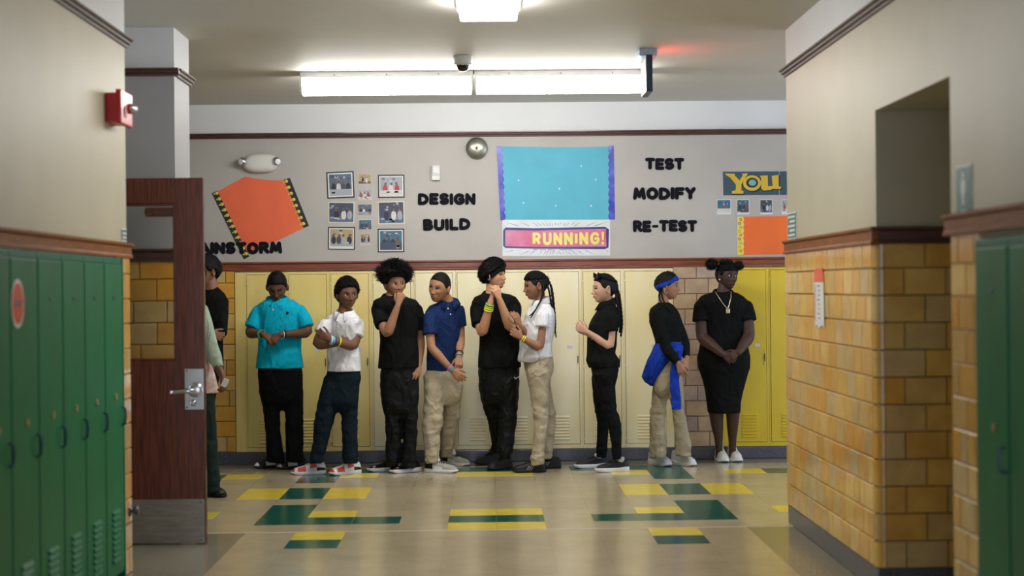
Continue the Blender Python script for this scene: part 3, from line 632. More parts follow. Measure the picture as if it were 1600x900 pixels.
# photographs -------------------------------------------------
PAL = [paper('photo_%d' % i, c, bump=.02, rough=.25) for i, c in enumerate([(.03, .03, .05), (.06, .07, .11), (.35, .37, .42), (.10, .14, .22), (.45, .04, .05), (.60, .58, .55), (.16, .10, .07), (.05, .16, .24), (.42, .33, .16), (.20, .09, .05)])]
FBLACK = paper('mat_black', (.012, .012, .016), bump=.02); FWHITE = paper('mat_white', (.66, .66, .66), bump=.02); FPINK = paper('mat_pink', (.62, .48, .42), bump=.02); FCREAM = paper('mat_cream', (.66, .62, .48), bump=.02)
def photo(Cf, x0, y0, x1, y1, kind, label, seed, scene, rot=0, cat='photograph', group='photographs between the orange poster and DESIGN'):
    r = random.Random(seed); (ax, az), (bx_, bz) = bw(*Cf(x0, y1)), bw(*Cf(x1, y0)); cx, cz = (ax+bx_)/2, (az+bz)/2; hw, hh = (bx_-ax)/2, (bz-az)/2
    o = tag(empty('photograph', (cx, WY, cz)), label, cat, group); o.rotation_euler[1] = math.radians(rot)
    def R(n, a, b_, c, d, y, m, th=.0006, p=o): return MB().box(a, -y-th, b_, c, -y, d).obj(n, m, p)
    bm_ = min(hw, hh); k = {'black': FBLACK, 'pink': FPINK, 'cream': FCREAM, 'white': FWHITE, 'polaroid': FWHITE}[kind]
    R('backing_card', -hw, -hh, hw, hh, .0004, k, .0014)
    i1 = bm_*.10; 
    if kind == 'black': R('white_margin', -hw+i1, -hh+i1, hw-i1, hh-i1, .002, FWHITE); i1 = bm_*.20
    lo = bm_*.32 if (kind == 'polaroid' or scene == 'low') else i1
    X0, X1, Z0, Z1 = -hw+i1, hw-i1, -hh+lo, hh-i1; W_, H_ = X1-X0, Z1-Z0
    pr = R('photo_print', X0, Z0, X1, Z1, .0028, PAL[scene_bg[scene][0]])
    b = MB(); y = .0036
    def rect(fx0, fz0, fx1, fz1, mi): b.box(X0+W_*fx0, -y-.0003*(mi % 3+1), Z0+H_*fz0, X0+W_*fx1, -y, Z0+H_*fz1, mi)
    def blob(fx, fz, fr, fh, mi): b.prism([(X0+W_*min(1, max(0, fx+fr*math.cos(t*PI/5))), Z0+H_*min(1, max(0, fz+fh*math.sin(t*PI/5)))) for t in range(10)], 'y', -y-.0005-.0002*(mi % 4), -y, mi)
    rect(0, 0, 1, scene_bg[scene][2], scene_bg[scene][1])
    for kx in scene_bg[scene][3]:
        fx, mi, hm = kx; blob(fx, .36, .11, .24, mi); blob(fx+r.uniform(-.03, .03), .64, .055, .09, hm)
    for q in range(7): x_ = r.uniform(0, .85); z_ = r.uniform(.62, .9); rect(x_, z_, x_+r.uniform(.05, .16), min(1, z_+r.uniform(.04, .12)), r.choice((1, 2, 3, 5)))
    for q in range(5): x_ = r.uniform(0, .8); z_ = r.uniform(0, .2); rect(x_, z_, x_+r.uniform(.06, .2), z_+r.uniform(.04, .1), r.choice((0, 2, 5, 6)))
    b.obj('photo_image', PAL, pr)
    return o
scene_bg = {'table': (3, 2, .30, [(.2, 0, 6), (.42, 5, 9), (.62, 1, 6), (.85, 0, 9)]), 'red': (2, 5, .28, [(.22, 4, 6), (.48, 5, 9), (.76, 4, 6)]), 'dark': (1, 3, .3, [(.3, 0, 9), (.6, 5, 6), (.85, 2, 9)]),
            'low': (8, 2, .12, [(.15, 0, 6), (.38, 1, 9), (.6, 2, 6), (.85, 0, 9)]), 'blue': (7, 1, .4, [(.2, 0, 6), (.4, 1, 9), (.6, 0, 9), (.82, 6, 6)]), 'yellow': (8, 6, .25, [(.35, 0, 9), (.65, 5, 6)]), 'boat': (7, 5, .3, [(.5, 4, 5)])}
for i, (x0, y0, x1, y1, k, sc_, rot, lb) in enumerate([
    (862, 278, 1036, 450, 'black', 'table', -2, 'black-matted photo in the top left of the photo cluster'), (1062, 290, 1146, 360, 'pink', 'yellow', 0, 'small yellowish photo at the top of the middle column'),
    (1190, 298, 1358, 447, 'black', 'red', 0, 'black-matted photo with red shirts, top right of the cluster'), (1058, 388, 1152, 462, 'pink', 'red', 0, 'small pink-edged photo second from top in the middle column'),
    (872, 472, 1038, 608, 'cream', 'dark', 1, 'cream-matted photo in the middle of the left column'), (1060, 485, 1152, 560, 'pink', 'table', 0, 'small pink-edged photo in the centre of the middle column'),
    (1190, 468, 1358, 615, 'cream', 'dark', -1, 'cream-matted photo in the middle of the right column'), (1066, 585, 1150, 652, 'cream', 'blue', 0, 'small photo second from bottom in the middle column'),
    (870, 632, 1042, 780, 'black', 'low', 1, 'black-matted group photo at the bottom of the left column'), (1076, 672, 1142, 748, 'pink', 'low', 0, 'smallest photo at the bottom of the middle column'),
    (1188, 643, 1356, 796, 'black', 'blue', 0, 'black-matted photo pair at the bottom of the right column')]): photo(C1, x0, y0, x1, y1, k, lb, i, sc_, rot)
for i, (x0, x1, sc_, lb) in enumerate(((655, 745, 'boat', 'instant photo of a red and white boat under YOU, leftmost'), (782, 862, 'blue', 'instant photo second from left under the YOU poster'), (930, 1010, 'dark', 'dark instant photo third from left under the YOU poster'), (1068, 1150, 'red', 'instant photo half hidden by the right wall corner'))):
    photo(C3, x0, 456, x1, 553, 'polaroid', lb, 40+i, sc_, 0, 'photograph', 'instant photos under the YOU poster')
# emergency light, bell, wall box -------------------------------------------------
IVORY = mat('ivory_plastic', (.70, .69, .64), .35, var=.03, vscale=12)
c = at(406.5, 254.6, WY-.05); r = tag(empty('emergency_light', (c.x, WY, c.z)), 'ivory oval emergency light with two chrome lamp heads above the orange poster', 'emergency light')
MB().rings([((0, -.0005, 0), (.145, 0, 0), (0, 0, .078)), ((0, -.03, 0), (.15, 0, 0), (0, 0, .084)), ((0, -.065, 0), (.138, 0, 0), (0, 0, .076)), ((0, -.083, 0), (.11, 0, 0), (0, 0, .055)), ((0, -.088, 0), (.07, 0, 0), (0, 0, .03))], n=36, ex=2.6).obj('case', IVORY, r, True)
for s in (-1, 1):
    a = MB().lathe([(.0, -.04), (.026, -.04), (.036, -.02), (.038, 0), (.036, .02), (.02, .05), (0, .055)], (0, 0, 0), 'y', 22)
    h = a.obj('lamp_head', CHROME, r, True); h.location = (s*.142, -.075, .012); h.rotation_euler = (.15, 0, s*.5)
    MB().lathe([(0, -.043), (.02, -.042), (.025, -.0402)], (0, 0, 0), 'y', 18).obj('bulb', HOUS, h, True)
c = at(745, 232, WY); r = tag(empty('school_bell', (c.x, WY, c.z)), 'round dull metal school bell high on the back wall', 'bell')
BELL = mat('bell_metal', (.33, .33, .27), .35, .8, var=.2, vscale=8)
MB().lathe([(.05, -.0005), (.06, -.012), (.092, -.016), (.095, -.022), (.092, -.03), (.08, -.044), (.06, -.056), (.03, -.063), (0, -.064)], (0, 0, 0), 'y', 36).obj('gong', BELL, r, True)
MB().lathe([(.012, -.063), (.012, -.068), (0, -.071)], (0, 0, 0), 'y', 14).obj('centre_bolt', mat('brass', (.6, .4, .12), .3, .9, var=.1), r, True)
c = at(681, 270.5, WY); r = tag(empty('wall_sensor', (c.x, WY, c.z)), 'small white sensor box on the wall above DESIGN', 'sensor')
MB().bbox(-.036, -.035, -.065, .036, -.0005, .065, .008).obj('case', IVORY, r); MB().bbox(-.028, -.042, -.005, .028, -.0345, .055, .006).obj('lens', HOUS, r); MB().box(-.030, -.0362, -.02, .030, -.0352, -.017).obj('seam', DSTEEL, r)
# ------------------------------------------------------------------ things on the side walls
REDP = mat('alarm_red', (.55, .012, .015), .3, var=.1, vscale=12)
r = tag(empty('fire_alarm', (LW, 8.18, 2.435)), 'red fire alarm box with strobe sticking out from the left wall', 'fire alarm')
MB().bbox(.0005, -.12, -.075, .055, .10, .075, .005).obj('back_box', REDP, r); MB().bbox(.0555, -.14, -.085, .085, .12, .09, .008).obj('face_plate', REDP, r)
MB().rings([((.085, .06, .01), (0, .05, 0), (0, 0, .028)), ((.105, .06, .01), (0, .045, 0), (0, 0, .024)), ((.118, .06, .01), (0, .025, 0), (0, 0, .014))], n=20).obj('strobe_lens', CHROME, r, True)
MB().lathe([(.03, .0855), (.03, .0895), (.0, .0895)], (0, -.05, -.02), 'x', 20).obj('horn_grille', mat('alarm_dark', (.2, .01, .01), .5, var=.1), r)
SGREEN = mat('sign_green', (.02, .13, .11), .4, var=.1, vscale=14); SWHITE = mat('sign_white', (.68, .72, .70), .4, var=.03)
def wall_sign(name, x, sgn, y0, y1, z0, z1, label, rim=True):
    r = tag(empty(name, (x, (y0+y1)/2, (z0+z1)/2)), label, 'sign'); a, b_ = (y1-y0)/2, (z1-z0)/2
    def bx(n, ya, za, yb, zb, d0, d1, m): return MB().box(*sorted((sgn*d0, sgn*d1)), 0, 0, 0, 0) if 0 else MB().box(min(sgn*d0, sgn*d1), ya, za, max(sgn*d0, sgn*d1), yb, zb).obj(n, m, r)
    if rim: bx('rim', -a, -b_, a, b_, .0005, .004, SWHITE); bx('plate', -a+.008, -b_+.008, a-.008, b_-.008, .0042, .006, SGREEN)
    else: bx('plate', -a, -b_, a, b_, .0005, .006, SGREEN)
    return r, bx, a, b_
r, bx, a, b_ = wall_sign('restroom_sign', RW, -1, 6.12, 6.325, 1.757, 1.963, 'green restroom sign with a white standing figure on the right wall')
fg = MB(); X = -.0064
def yz(pts, d=.0012): fg.prism(pts, 'x', X-d, X)
yz([(.016*math.cos(t*PI/7), .062+.014*math.sin(t*PI/7)) for t in range(14)]); yz([(-.026, .044), (.026, .044), (.03, -.01), (.02, -.01), (.016, .02), (.016, -.055), (.002, -.055), (.002, -.01), (-.002, -.01), (-.002, -.055), (-.016, -.055), (-.016, .02), (-.02, -.01), (-.03, -.01)])
for i in range(5): yz([(-.03+i*.013, -.085), (-.022+i*.013, -.085), (-.022+i*.013, -.072), (-.03+i*.013, -.072)])
fg.obj('figure_print', SWHITE, r)
r, bx, a, b_ = wall_sign('direction_sign', RW, -1, 9.62, 9.88, 1.78, 1.945, 'small green notice with white text lines at the right wall end')
for i in range(5): bx('text_line', -a+.03, b_-.035-i*.028, a-.02-(.04 if i % 2 else 0), b_-.02-i*.028, .0062, .0072, SWHITE)
r, bx, a, b_ = wall_sign('room_sign', LW, 1, 8.37, 8.49, 1.762, 1.832, 'tiny grey-green room sign above the left wooden rail')
for i in range(2): bx('text_line', -a+.018, b_-.032-i*.022, a-.018, b_-.02-i*.022, .0062, .0072, SWHITE)
r = tag(empty('paper_tag', (RW-.022, 8.88, 1.42)), 'white paper strip with a red top taped to the ochre tiles', 'paper')
MB().prism([(-.13, -.165), (-.12, .09), (.135, .09), (.12, -.16), (.06, -.15), (0, -.168), (-.07, -.15)], 'x', -.002, -.0003).obj('paper_strip', SWHITE, r); MB().prism([(-.12, .0905), (-.10, .168), (.125, .168), (.135, .0905)], 'x', -.002, -.0003).obj('red_header', mat('red_tape', (.75, .13, .05), .5, var=.1), r)
pt = MB()
for i in range(8): z = .07-i*.026; pt.box(-.0026, -.03, z-.005, -.0021, .05-(.03 if i % 3 else 0), z+.004)
pt.box(-.0026, .095, -.13, -.0021, .115, .08); pt.obj('faint_print', mat('red_faint', (.5, .2, .2), .5, var=.1), r)
# ------------------------------------------------------------------ people: builders
def FW(a): a = math.radians(a); return Vector((math.sin(a), -math.cos(a), 0))     # facing direction; 0 looks at the camera, + turns to picture right
def SD(a): a = math.radians(a); return Vector((math.cos(a), math.sin(a), 0))
def remesh(mb, voxel, smooth=3):
    """union of overlapping closed shapes as one continuous surface: returns (verts, normals, faces)"""
    me = mb.mesh('tmp', []); o = bpy.data.objects.new('tmp', me); COL.objects.link(o)
    m = o.modifiers.new('r', 'REMESH'); m.mode = 'VOXEL'; m.voxel_size = voxel
    if smooth: s = o.modifiers.new('s', 'SMOOTH'); s.factor = .5; s.iterations = smooth
    dg = bpy.context.evaluated_depsgraph_get(); m2 = bpy.data.meshes.new_from_object(o.evaluated_get(dg))
    n = len(m2.vertices); v = np.empty(n*3); m2.vertices.foreach_get('co', v); nn = np.empty(n*3); m2.vertices.foreach_get('normal', nn)
    f = [tuple(p.vertices) for p in m2.polygons]
    bpy.data.objects.remove(o); bpy.data.meshes.remove(me); bpy.data.meshes.remove(m2)
    return v.reshape(-1, 3), nn.reshape(-1, 3), f
def skin_mat(name, col):
    m = bpy.data.materials.new(name); m.use_nodes = True; nt = m.node_tree; b = nt.nodes['Principled BSDF']
    at_ = nt.nodes.new('ShaderNodeAttribute'); at_.attribute_name = 'tint'
    tc = nt.nodes.new('ShaderNodeTexCoord'); n = nt.nodes.new('ShaderNodeTexNoise'); n.inputs['Scale'].default_value = 14; n.inputs['Detail'].default_value = 4
    nt.links.new(tc.outputs['Object'], n.inputs['Vector'])
    r = nt.nodes.new('ShaderNodeValToRGB'); r.color_ramp.elements[0].color = (*[c*.86 for c in col], 1); r.color_ramp.elements[1].color = (*[min(1, c*1.12) for c in col], 1)
    nt.links.new(n.outputs['Fac'], r.inputs[0])
    mx = nt.nodes.new('ShaderNodeMix'); mx.data_type = 'RGBA'; mx.blend_type = 'MULTIPLY'; mx.inputs[0].default_value = 1
    nt.links.new(r.outputs[0], mx.inputs[6]); nt.links.new(at_.outputs['Color'], mx.inputs[7]); nt.links.new(mx.outputs[2], b.inputs['Base Color'])
    b.inputs['Roughness'].default_value = .56; b.inputs['Subsurface Weight'].default_value = .08; b.inputs['Subsurface Radius'].default_value = (.012, .005, .003); b.inputs['Specular IOR Level'].default_value = .32
    return m
def cloth(name, col, rough=.85, fold=.33, fs=9., spec=.18):
    m = mat('cloth_'+name, col, rough, var=.10, vscale=18, bump=.18, bscale=300, spec=spec); nt = m.node_tree; b = nt.nodes['Principled BSDF']
    if m.get('fold'): return m
    m['fold'] = 1; tc = nt.nodes.new('ShaderNodeTexCoord'); mp = nt.nodes.new('ShaderNodeMapping'); mp.inputs['Scale'].default_value = (1, 1, .6); mp.inputs['Rotation'].default_value = (.3, .5, 0); nt.links.new(tc.outputs['Object'], mp.inputs[0])
    n = nt.nodes.new('ShaderNodeTexNoise'); n.noise_type = 'RIDGED_MULTIFRACTAL'; n.inputs['Scale'].default_value = fs; n.inputs['Detail'].default_value = 2; n.inputs['Distortion'].default_value = .8; n.inputs['Offset'].default_value = 1; n.inputs['Gain'].default_value = 1.5; nt.links.new(mp.outputs[0], n.inputs['Vector'])
    bp = nt.nodes.new('ShaderNodeBump'); bp.inputs['Strength'].default_value = fold; bp.inputs['Distance'].default_value = .03; nt.links.new(n.outputs['Fac'], bp.inputs['Height'])
    old = [l for l in nt.links if l.to_socket == b.inputs['Normal']][0].from_node; nt.links.new(bp.outputs[0], old.inputs['Normal'])
    return m
HAIR = mat('hair_black', (.0028, .0024, .0024), .55, var=.3, vscale=60, bump=.5, bscale=220, spec=.2)
EYEW = mat('eye_white', (.46, .42, .39), .15, var=.03); IRIS = mat('eye_iris', (.02, .01, .006), .1, var=.1); LASH = mat('eye_lash', (.008, .006, .006), .6, var=.1)
def gs(x, z, x0, z0, sx, sz): return np.exp(-((x-x0)/sx)**2-((z-z0)/sz)**2)
NLON, NLAT = 96, 84
def head_dirs():
    u = np.linspace(-PI, PI, NLON, endpoint=False); ph = u-.5*np.sin(u); th = np.linspace(-PI/2+.02, PI/2-.02, NLAT)
    T, Ph = np.meshgrid(th, ph, indexing='ij'); return T.ravel(), Ph.ravel()
def head_base(T, Ph):
    dx, dy, dz = np.cos(T)*np.sin(Ph), np.cos(T)*np.cos(Ph), np.sin(T)
    x = .0745*dx; z = .1125*dz; y = np.where(dy > 0, .090*np.abs(dy)**.82, .104*dy)
    t = np.clip(-dz, 0, 1); x = x*(1-.30*t**1.6); y = np.where(dy < 0, y*(1-.50*np.clip(t*1.5, 0, 1)), y*(1-.04*t)); y = y+.022*t**2
    up = np.clip(dz, 0, 1); x = x*(1+.03*up); y = np.where(dy > 0, y*(1-.05*up**2), y)
    return x, y, z, dy
def head_face(x, y, z, dy, f):
    w = np.clip((dy-.1)*3, 0, 1); ax = np.abs(x); nw = f.get('nose', 1.); lp = f.get('lips', 1.)
    d = .0175*np.exp(-(x/.0085)**2)*np.clip((.018-z)/.052, 0, 1)*(z > -.05)*np.clip((z+.046)/.012, 0, 1)*nw
    d += .007*nw*gs(x, z, 0, -.033, .011, .009)+.0085*nw*gs(ax, z, .0135, -.036, .0072, .0075)
    d += -.0095*gs(ax, z, .031, .003, .0155, .0115)+.0045*gs(ax, z, .03, .023, .022, .007)+.003*gs(x, z, 0, .02, .012, .012)
    d += .005*gs(ax, z, .040, -.022, .016, .016)-.004*gs(ax, z, .036, -.058, .014, .016)
    d += lp*(.0100*gs(x, z, 0, -.0565, .0235, .0046)+.0115*gs(x, z, 0, -.0670, .021, .0054)-.004*gs(x, z, 0, -.0613, .022, .0018))+.004*gs(x, z, 0, -.061, .024, .014)
    d += .008*gs(x, z, 0, -.094, .02, .013)-.0035*gs(x, z, 0, -.079, .022, .006)
    y = y+d*w
    tint = np.ones((len(x), 3))
    lips = np.clip(np.maximum(gs(x, z, 0, -.0565, .0250, .0066), gs(x, z, 0, -.0672, .0235, .0074))*2.2-.9, 0, 1)*w
    lc = np.array(f.get('lipcol', (.78, .50, .48)))
    tint = tint*(1-lips[:, None])+lips[:, None]*lc
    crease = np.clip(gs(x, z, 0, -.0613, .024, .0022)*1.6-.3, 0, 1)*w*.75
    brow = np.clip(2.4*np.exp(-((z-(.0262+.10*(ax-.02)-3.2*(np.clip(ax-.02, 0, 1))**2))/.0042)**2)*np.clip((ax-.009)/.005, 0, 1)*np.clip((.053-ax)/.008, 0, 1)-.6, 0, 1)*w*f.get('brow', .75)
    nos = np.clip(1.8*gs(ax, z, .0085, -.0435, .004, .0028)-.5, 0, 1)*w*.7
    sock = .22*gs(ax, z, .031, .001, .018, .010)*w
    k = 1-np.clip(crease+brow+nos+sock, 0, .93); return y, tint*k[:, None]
def grid_faces(nr, nc):
    f = []
    for i in range(nr-1):
        for j in range(nc): f.append((i*nc+j, i*nc+(j+1) % nc, (i+1)*nc+(j+1) % nc, (i+1)*nc+j))
    f.append(tuple(range(nc-1, -1, -1))); f.append(tuple((nr-1)*nc+j for j in range(nc))); return f
def hairline(ph):
    a = np.abs(np.degrees(ph)); return np.interp(a, [0, 35, 58, 70, 84, 96, 112, 140, 180], [.062, .058, .044, .012, -.004, .020, -.030, -.062, -.066])
class Person:
    def __init__(s, S):
        s.S = S; s.Y = S['Y']; s.bx = S.get('base') or gnd(*S['feet']); s.base = Vector((s.bx.x, s.bx.y, 0)); s.body = MB(); s.extra = []
        s.skin = skin_mat('skin', S['skin']); s.seed = S.get('seed', 1); s.r = random.Random(s.seed)
    def W(s, p):
        dy = p[2] if len(p) > 2 else 0; return at(p[0], p[1], s.Y-dy)
    def sec(s, ring, yaw, k, grow=1., dy=0):
        """horizontal section from a silhouette (y, xleft, xright[, dy])"""
        y, xl, xr = ring[:3]; d = dy+(ring[3] if len(ring) > 3 else 0); a, b = at(xl, y, s.Y-d), at(xr, y, s.Y-d); c = (a+b)/2; hw = (b-a).length/2
        q = math.radians(yaw); w_ = hw/math.sqrt(math.cos(q)**2+(k*math.sin(q))**2); return (c, SD(yaw)*w_*grow, FW(yaw)*w_*k*grow)
    def head_mx(s):
        S = s.S; c = s.W(S['head']); m = Matrix.Rotation(PI+math.radians(S['hyaw']), 4, 'Z') @ Matrix.Rotation(-math.radians(S.get('hpitch', 0)), 4, 'X') @ Matrix.Rotation(math.radians(S.get('hroll', 0)), 4, 'Y')
        m = Matrix.Translation(c) @ m @ Matrix.Scale(S.get('hs', 1), 4); return m
    def add_arm(s, A):
        sh, el, wr = s.W(A['sh']), s.W(A['el']), s.W(A['wr']); k = A.get('r', 1.)
        L = lambda a, b, t: a.lerp(b, t)
        pts = [L(sh, el, -.06), sh, L(sh, el, .35), L(sh, el, .75), L(el, sh, .04)*.97+wr*.03, L(el, wr, .1), L(el, wr, .3), L(el, wr, .62), L(el, wr, .9), wr]
        rs = [.010, .022, .038, .038, .036, .037, .038, .031, .025, .0228]; hd_ = (s.W(A['hand'])-wr).normalized() if A.get('hand') else (wr-el).normalized(); pts += [wr+hd_*.018, wr+hd_*.035]; rs += [.019, .009]
        s.body.tube(pts, [r*k for r in rs], 14); A['pts'] = (sh, el, wr)
    def add_hand(s, A):
        Wp = A['pts'][2]; T = s.W(A['hand']); d = (T-Wp).normalized(); n = Vector(A.get('n', (0, -1, 0))); n = (n-d*n.dot(d)).normalized(); t = d.cross(n)*A.get('thumb', 1)
        c = A.get('curl', .5); sc = A.get('hsz', .92); b = MB(); Q = lambda a, e, h: Wp+(d*a+t*e+n*h)*sc
        b.rings([(Q(-.045, 0, 0), t*.017*sc, n*.016*sc), (Q(-.012, 0, 0), t*.0225*sc, n*.0195*sc), (Q(.02, 0, 0), t*.028*sc, n*.0175*sc), (Q(.06, 0, 0), t*.038*sc, n*.0145*sc), (Q(.088, 0, 0), t*.037*sc, n*.0115*sc)], n=16, ex=2.6)
        for i in range(4):
            p = Q(.080-(0, 0, .004, .012)[i], .0285-.0192*i, 0); L = (.074, .082, .076, .06)[i]*sc
            sp = (.10-.07*i)*A.get('spread', 1); dd = (d+t*sp).normalized(); ang = 0; pts = [p]; ci = c+s.r.uniform(-.08, .08)
            for fr, ca in ((.45, .75), (.30, 1.15), (.25, .8)):
                ang += ci*ca; pts.append(pts[-1]+(dd*math.cos(ang)+n*math.sin(ang))*L*fr)
            pts.append(pts[-1]+(pts[-1]-pts[-2])*.08)
            b.tube(pts, [.0098*sc, .0094*sc, .0087*sc, .0074*sc, .003*sc], 10)
        tc = A.get('tcurl', .35); dd = (d*.70+t*.62+n*.32).normalized(); pts = [Q(.018, .018, .002)]
        for i, L in enumerate((.044, .033, .028)):
            pts.append(pts[-1]+dd*L*sc); dd = (dd+d*tc*.8-t*tc*.6+n*tc*.3).normalized()
        pts.append(pts[-1]+(pts[-1]-pts[-2])*.08); b.tube(pts, [.0135*sc, .0115*sc, .0098*sc, .0082*sc, .003*sc], 10)
        v, nn, f = remesh(b, .0036, 1); s.extra.append((v, f, np.ones((len(v), 3))))
    def wrinkle(s, v, nn, amp, fx, fz, seed, zmask=None):
        out = v.copy()
        for i in range(len(v)):
            x, y, z = v[i]; q = noise.noise(Vector((x*fx+seed, y*fx, z*fz)))+.9*(.35-abs(noise.noise(Vector((x*fx*1.3+z*4, y*fx*1.3+seed, z*fz*1.2-x*5)))))
            a = amp*(zmask(z) if zmask else 1); out[i] += nn[i]*(q*a)
        return out
    def part(s, name, v, f, mats, mi=None, parent=None, smooth=True, label=None):
        me = bpy.data.meshes.new(name); vv = np.asarray(v, float)-np.array(s.base); me.from_pydata(vv.tolist(), [], f)
        for m in (mats if isinstance(mats, (list, tuple)) else [mats]): me.materials.append(m)
        if mi is not None: me.polygons.foreach_set('material_index', mi)
        me.polygons.foreach_set('use_smooth', [smooth]*len(f)); me.update()
        o = bpy.data.objects.new(name, me); COL.objects.link(o); o.parent = parent or s.root
        if label: o['label'] = label
        return o
    def mpart(s, name, mb, mats, parent=None, smooth=True, label=None):
        mb.v = [tuple(Vector(p)-s.base) for p in mb.v]; o = mb.obj(name, mats, parent or s.root, smooth)
        if label: o['label'] = label
        return o
    # ---- whole figure
    def build(s):
        S = s.S; b = s.body; k = S.get('k', .64); ty = S.get('tyaw', 0); hy = S.get('pyaw', ty)
        tops = S['top']; n_t = len(tops)
        tr = [s.sec(r_, hy+(ty-hy)*min(1, 1.6*(1-i/(n_t-1))), k) for i, r_ in enumerate(tops)]; s.trings = tr
        s.hm = s.head_mx(); hm = s.hm; hs = S.get('hs', 1)
        # continuous body: trunk, neck, arms, legs
        b.rings([(c, A*.84, B*.84) for c, A, B in tr[1:]], n=20)
        nb = s.W(S['neck']); hb = hm @ Vector((0, -.022, -.035)); nk = S.get('nk', 1)
        b.tube([nb+Vector((0, 0, -.06)), nb, nb.lerp(hb, .45), nb.lerp(hb, .8), hb], [.066*nk, .056*nk, .050*nk, .051*nk, .05*nk], 18)
        for A in S['arms']: s.add_arm(A)
        lr = []
        for L in S['legs']:
            rr = [s.sec((y, xl, xr), hy, L.get('k', 1.02)-.06*max(0, 1-2.2*i/(len(L['r'])-1)), 1, L['dy'][0]+(L['dy'][1]-L['dy'][0])*i/(len(L['r'])-1)) for i, (y, xl, xr) in enumerate(L['r'])]; c0_, A0_, B0_ = rr[0]; rr.insert(0, (c0_+Vector((0, 0, .09)), A0_*.72, B0_*.62)); lr.append(rr)
            g = 1. if S.get('bare') else .76; b.rings([(c+Vector((0, 0, .035 if (g < 1 and c is rr[-1][0]) else 0)), A*g, B*g) for c, A, B in rr], n=16)
        hips = [s.sec(r_, hy, k*.98, .98) for r_ in S.get('hips', [])]
        if hips: c, A_, B_ = hips[-1]; hips += [(c+Vector((0, 0, -.03)), A_*.93, B_*.84), (c+Vector((0, 0, -.06)), A_*.82, B_*.6), (c+Vector((0, 0, -.085)), A_*.6, B_*.3)]
        if hips: b.rings([(c, A*.84, B*.84) for c, A, B in hips], n=18)
        v, nn, f = remesh(b, .0085, 4); parts = [(v, f, np.ones((len(v), 3)))]
        for A in S['arms']:
            if A.get('hand'): s.add_hand(A)
        parts += s.extra
        # head
        T, Ph = head_dirs(); x, y, z, dy = head_base(T, Ph); fy, tint = head_face(x, y, z, dy, S.get('face', {})); s.hl = (x, fy, z)
        hv = np.stack([x, fy, z], 1); hM = np.array(hm); parts.append((hv @ hM[:3, :3].T+hM[:3, 3], grid_faces(NLAT, NLON), tint))
        for sx in (-1, 1):
            e = MB(); prof = [(.85, -.010), (1, .0), (1.05, .008), (.92, .0125), (.72, .010), (.55, .003), (.2, .002)]
            vs = []
            for q, h in prof:
                for j in range(16):
                    a = 2*PI*j/16; lob = 1-.18*max(0, -math.sin(a)); vs.append(Vector((h, q*.0185*math.cos(a)*lob, q*.031*math.sin(a))))
            R_ = Matrix.Translation((sx*.0735, -.006, -.008)) @ Matrix.Rotation(-sx*.45, 4, 'Z') @ Matrix.Rotation(.12, 4, 'X') @ Matrix.Scale(sx, 4, (1, 0, 0))
            parts.append((np.array([list(hm @ R_ @ p) for p in vs]), [(i*16+j, i*16+(j+1) % 16, (i+1)*16+(j+1) % 16, (i+1)*16+j) for i in range(len(prof)-1) for j in range(16)], np.ones((len(vs), 3))*.9))
        allv = np.concatenate([p[0] for p in parts]); tn_ = np.concatenate([p[2] for p in parts]); fs = []; o_ = 0
        for p in parts: fs += [tuple(i+o_ for i in q) for q in p[1]]; o_ += len(p[0])
        me = bpy.data.meshes.new('person'); me.from_pydata((allv-np.array(s.base)).tolist(), [], fs); me.materials.append(s.skin)
        a_ = me.color_attributes.new('tint', 'FLOAT_COLOR', 'POINT'); a_.data.foreach_set('color', np.concatenate([tn_, np.ones((len(tn_), 1))], 1).ravel())
        bm = bmesh.new(); bm.from_mesh(me); bmesh.ops.recalc_face_normals(bm, faces=bm.faces[:]); bm.to_mesh(me); bm.free()
        me.polygons.foreach_set('use_smooth', [True]*len(me.polygons)); me.update()
        s.root = bpy.data.objects.new('person', me); COL.objects.link(s.root); s.root.location = s.base
        tag(s.root, S['label'], 'person', 'students waiting along the lockers' if S.get('student', True) else 'adults behind the wooden door')
        s.eyes()
        # clothes
        tb = MB(); e_ = [1]*max(0, n_t-3)+[1.0, 1.02, 1.03]; tb.rings([(c, A_*g_, B_*g_*(1+.08*(g_ > 1))) for (c, A_, B_), g_ in zip(tr, e_)], n=28)
        for A in S['arms']:
            sh, el, wr = A['pts']; q = A.get('sleeve', .6); kk = A.get('r', 1.)*A.get('sr', 1.)
            if q <= 0: continue
            if q <= 1: tb.tube([sh.lerp(el, -.05), sh.lerp(el, .06), sh.lerp(el, .3), sh.lerp(el, q*.85), sh.lerp(el, q)], [.034*kk, .047*kk, .054*kk, .056*kk, .058*kk], 18)
            else: tb.tube([sh.lerp(el, -.08), sh, sh.lerp(el, .35), sh.lerp(el, .75), el.lerp(sh, .04), el.lerp(wr, .12), el.lerp(wr, .35), el.lerp(wr, .7), el.lerp(wr, q-1)], [x_*kk for x_ in (.036, .050, .052, .050, .050, .050, .047, .039, .033)], 18)
        v, nn, f = remesh(tb, .0085, 3); v = s.wrinkle(v, nn, S.get('twr', .006), 9, 5, s.seed*3.1)
        s.top = s.part(S.get('topname', 'shirt'), v, f, S['topmat'])
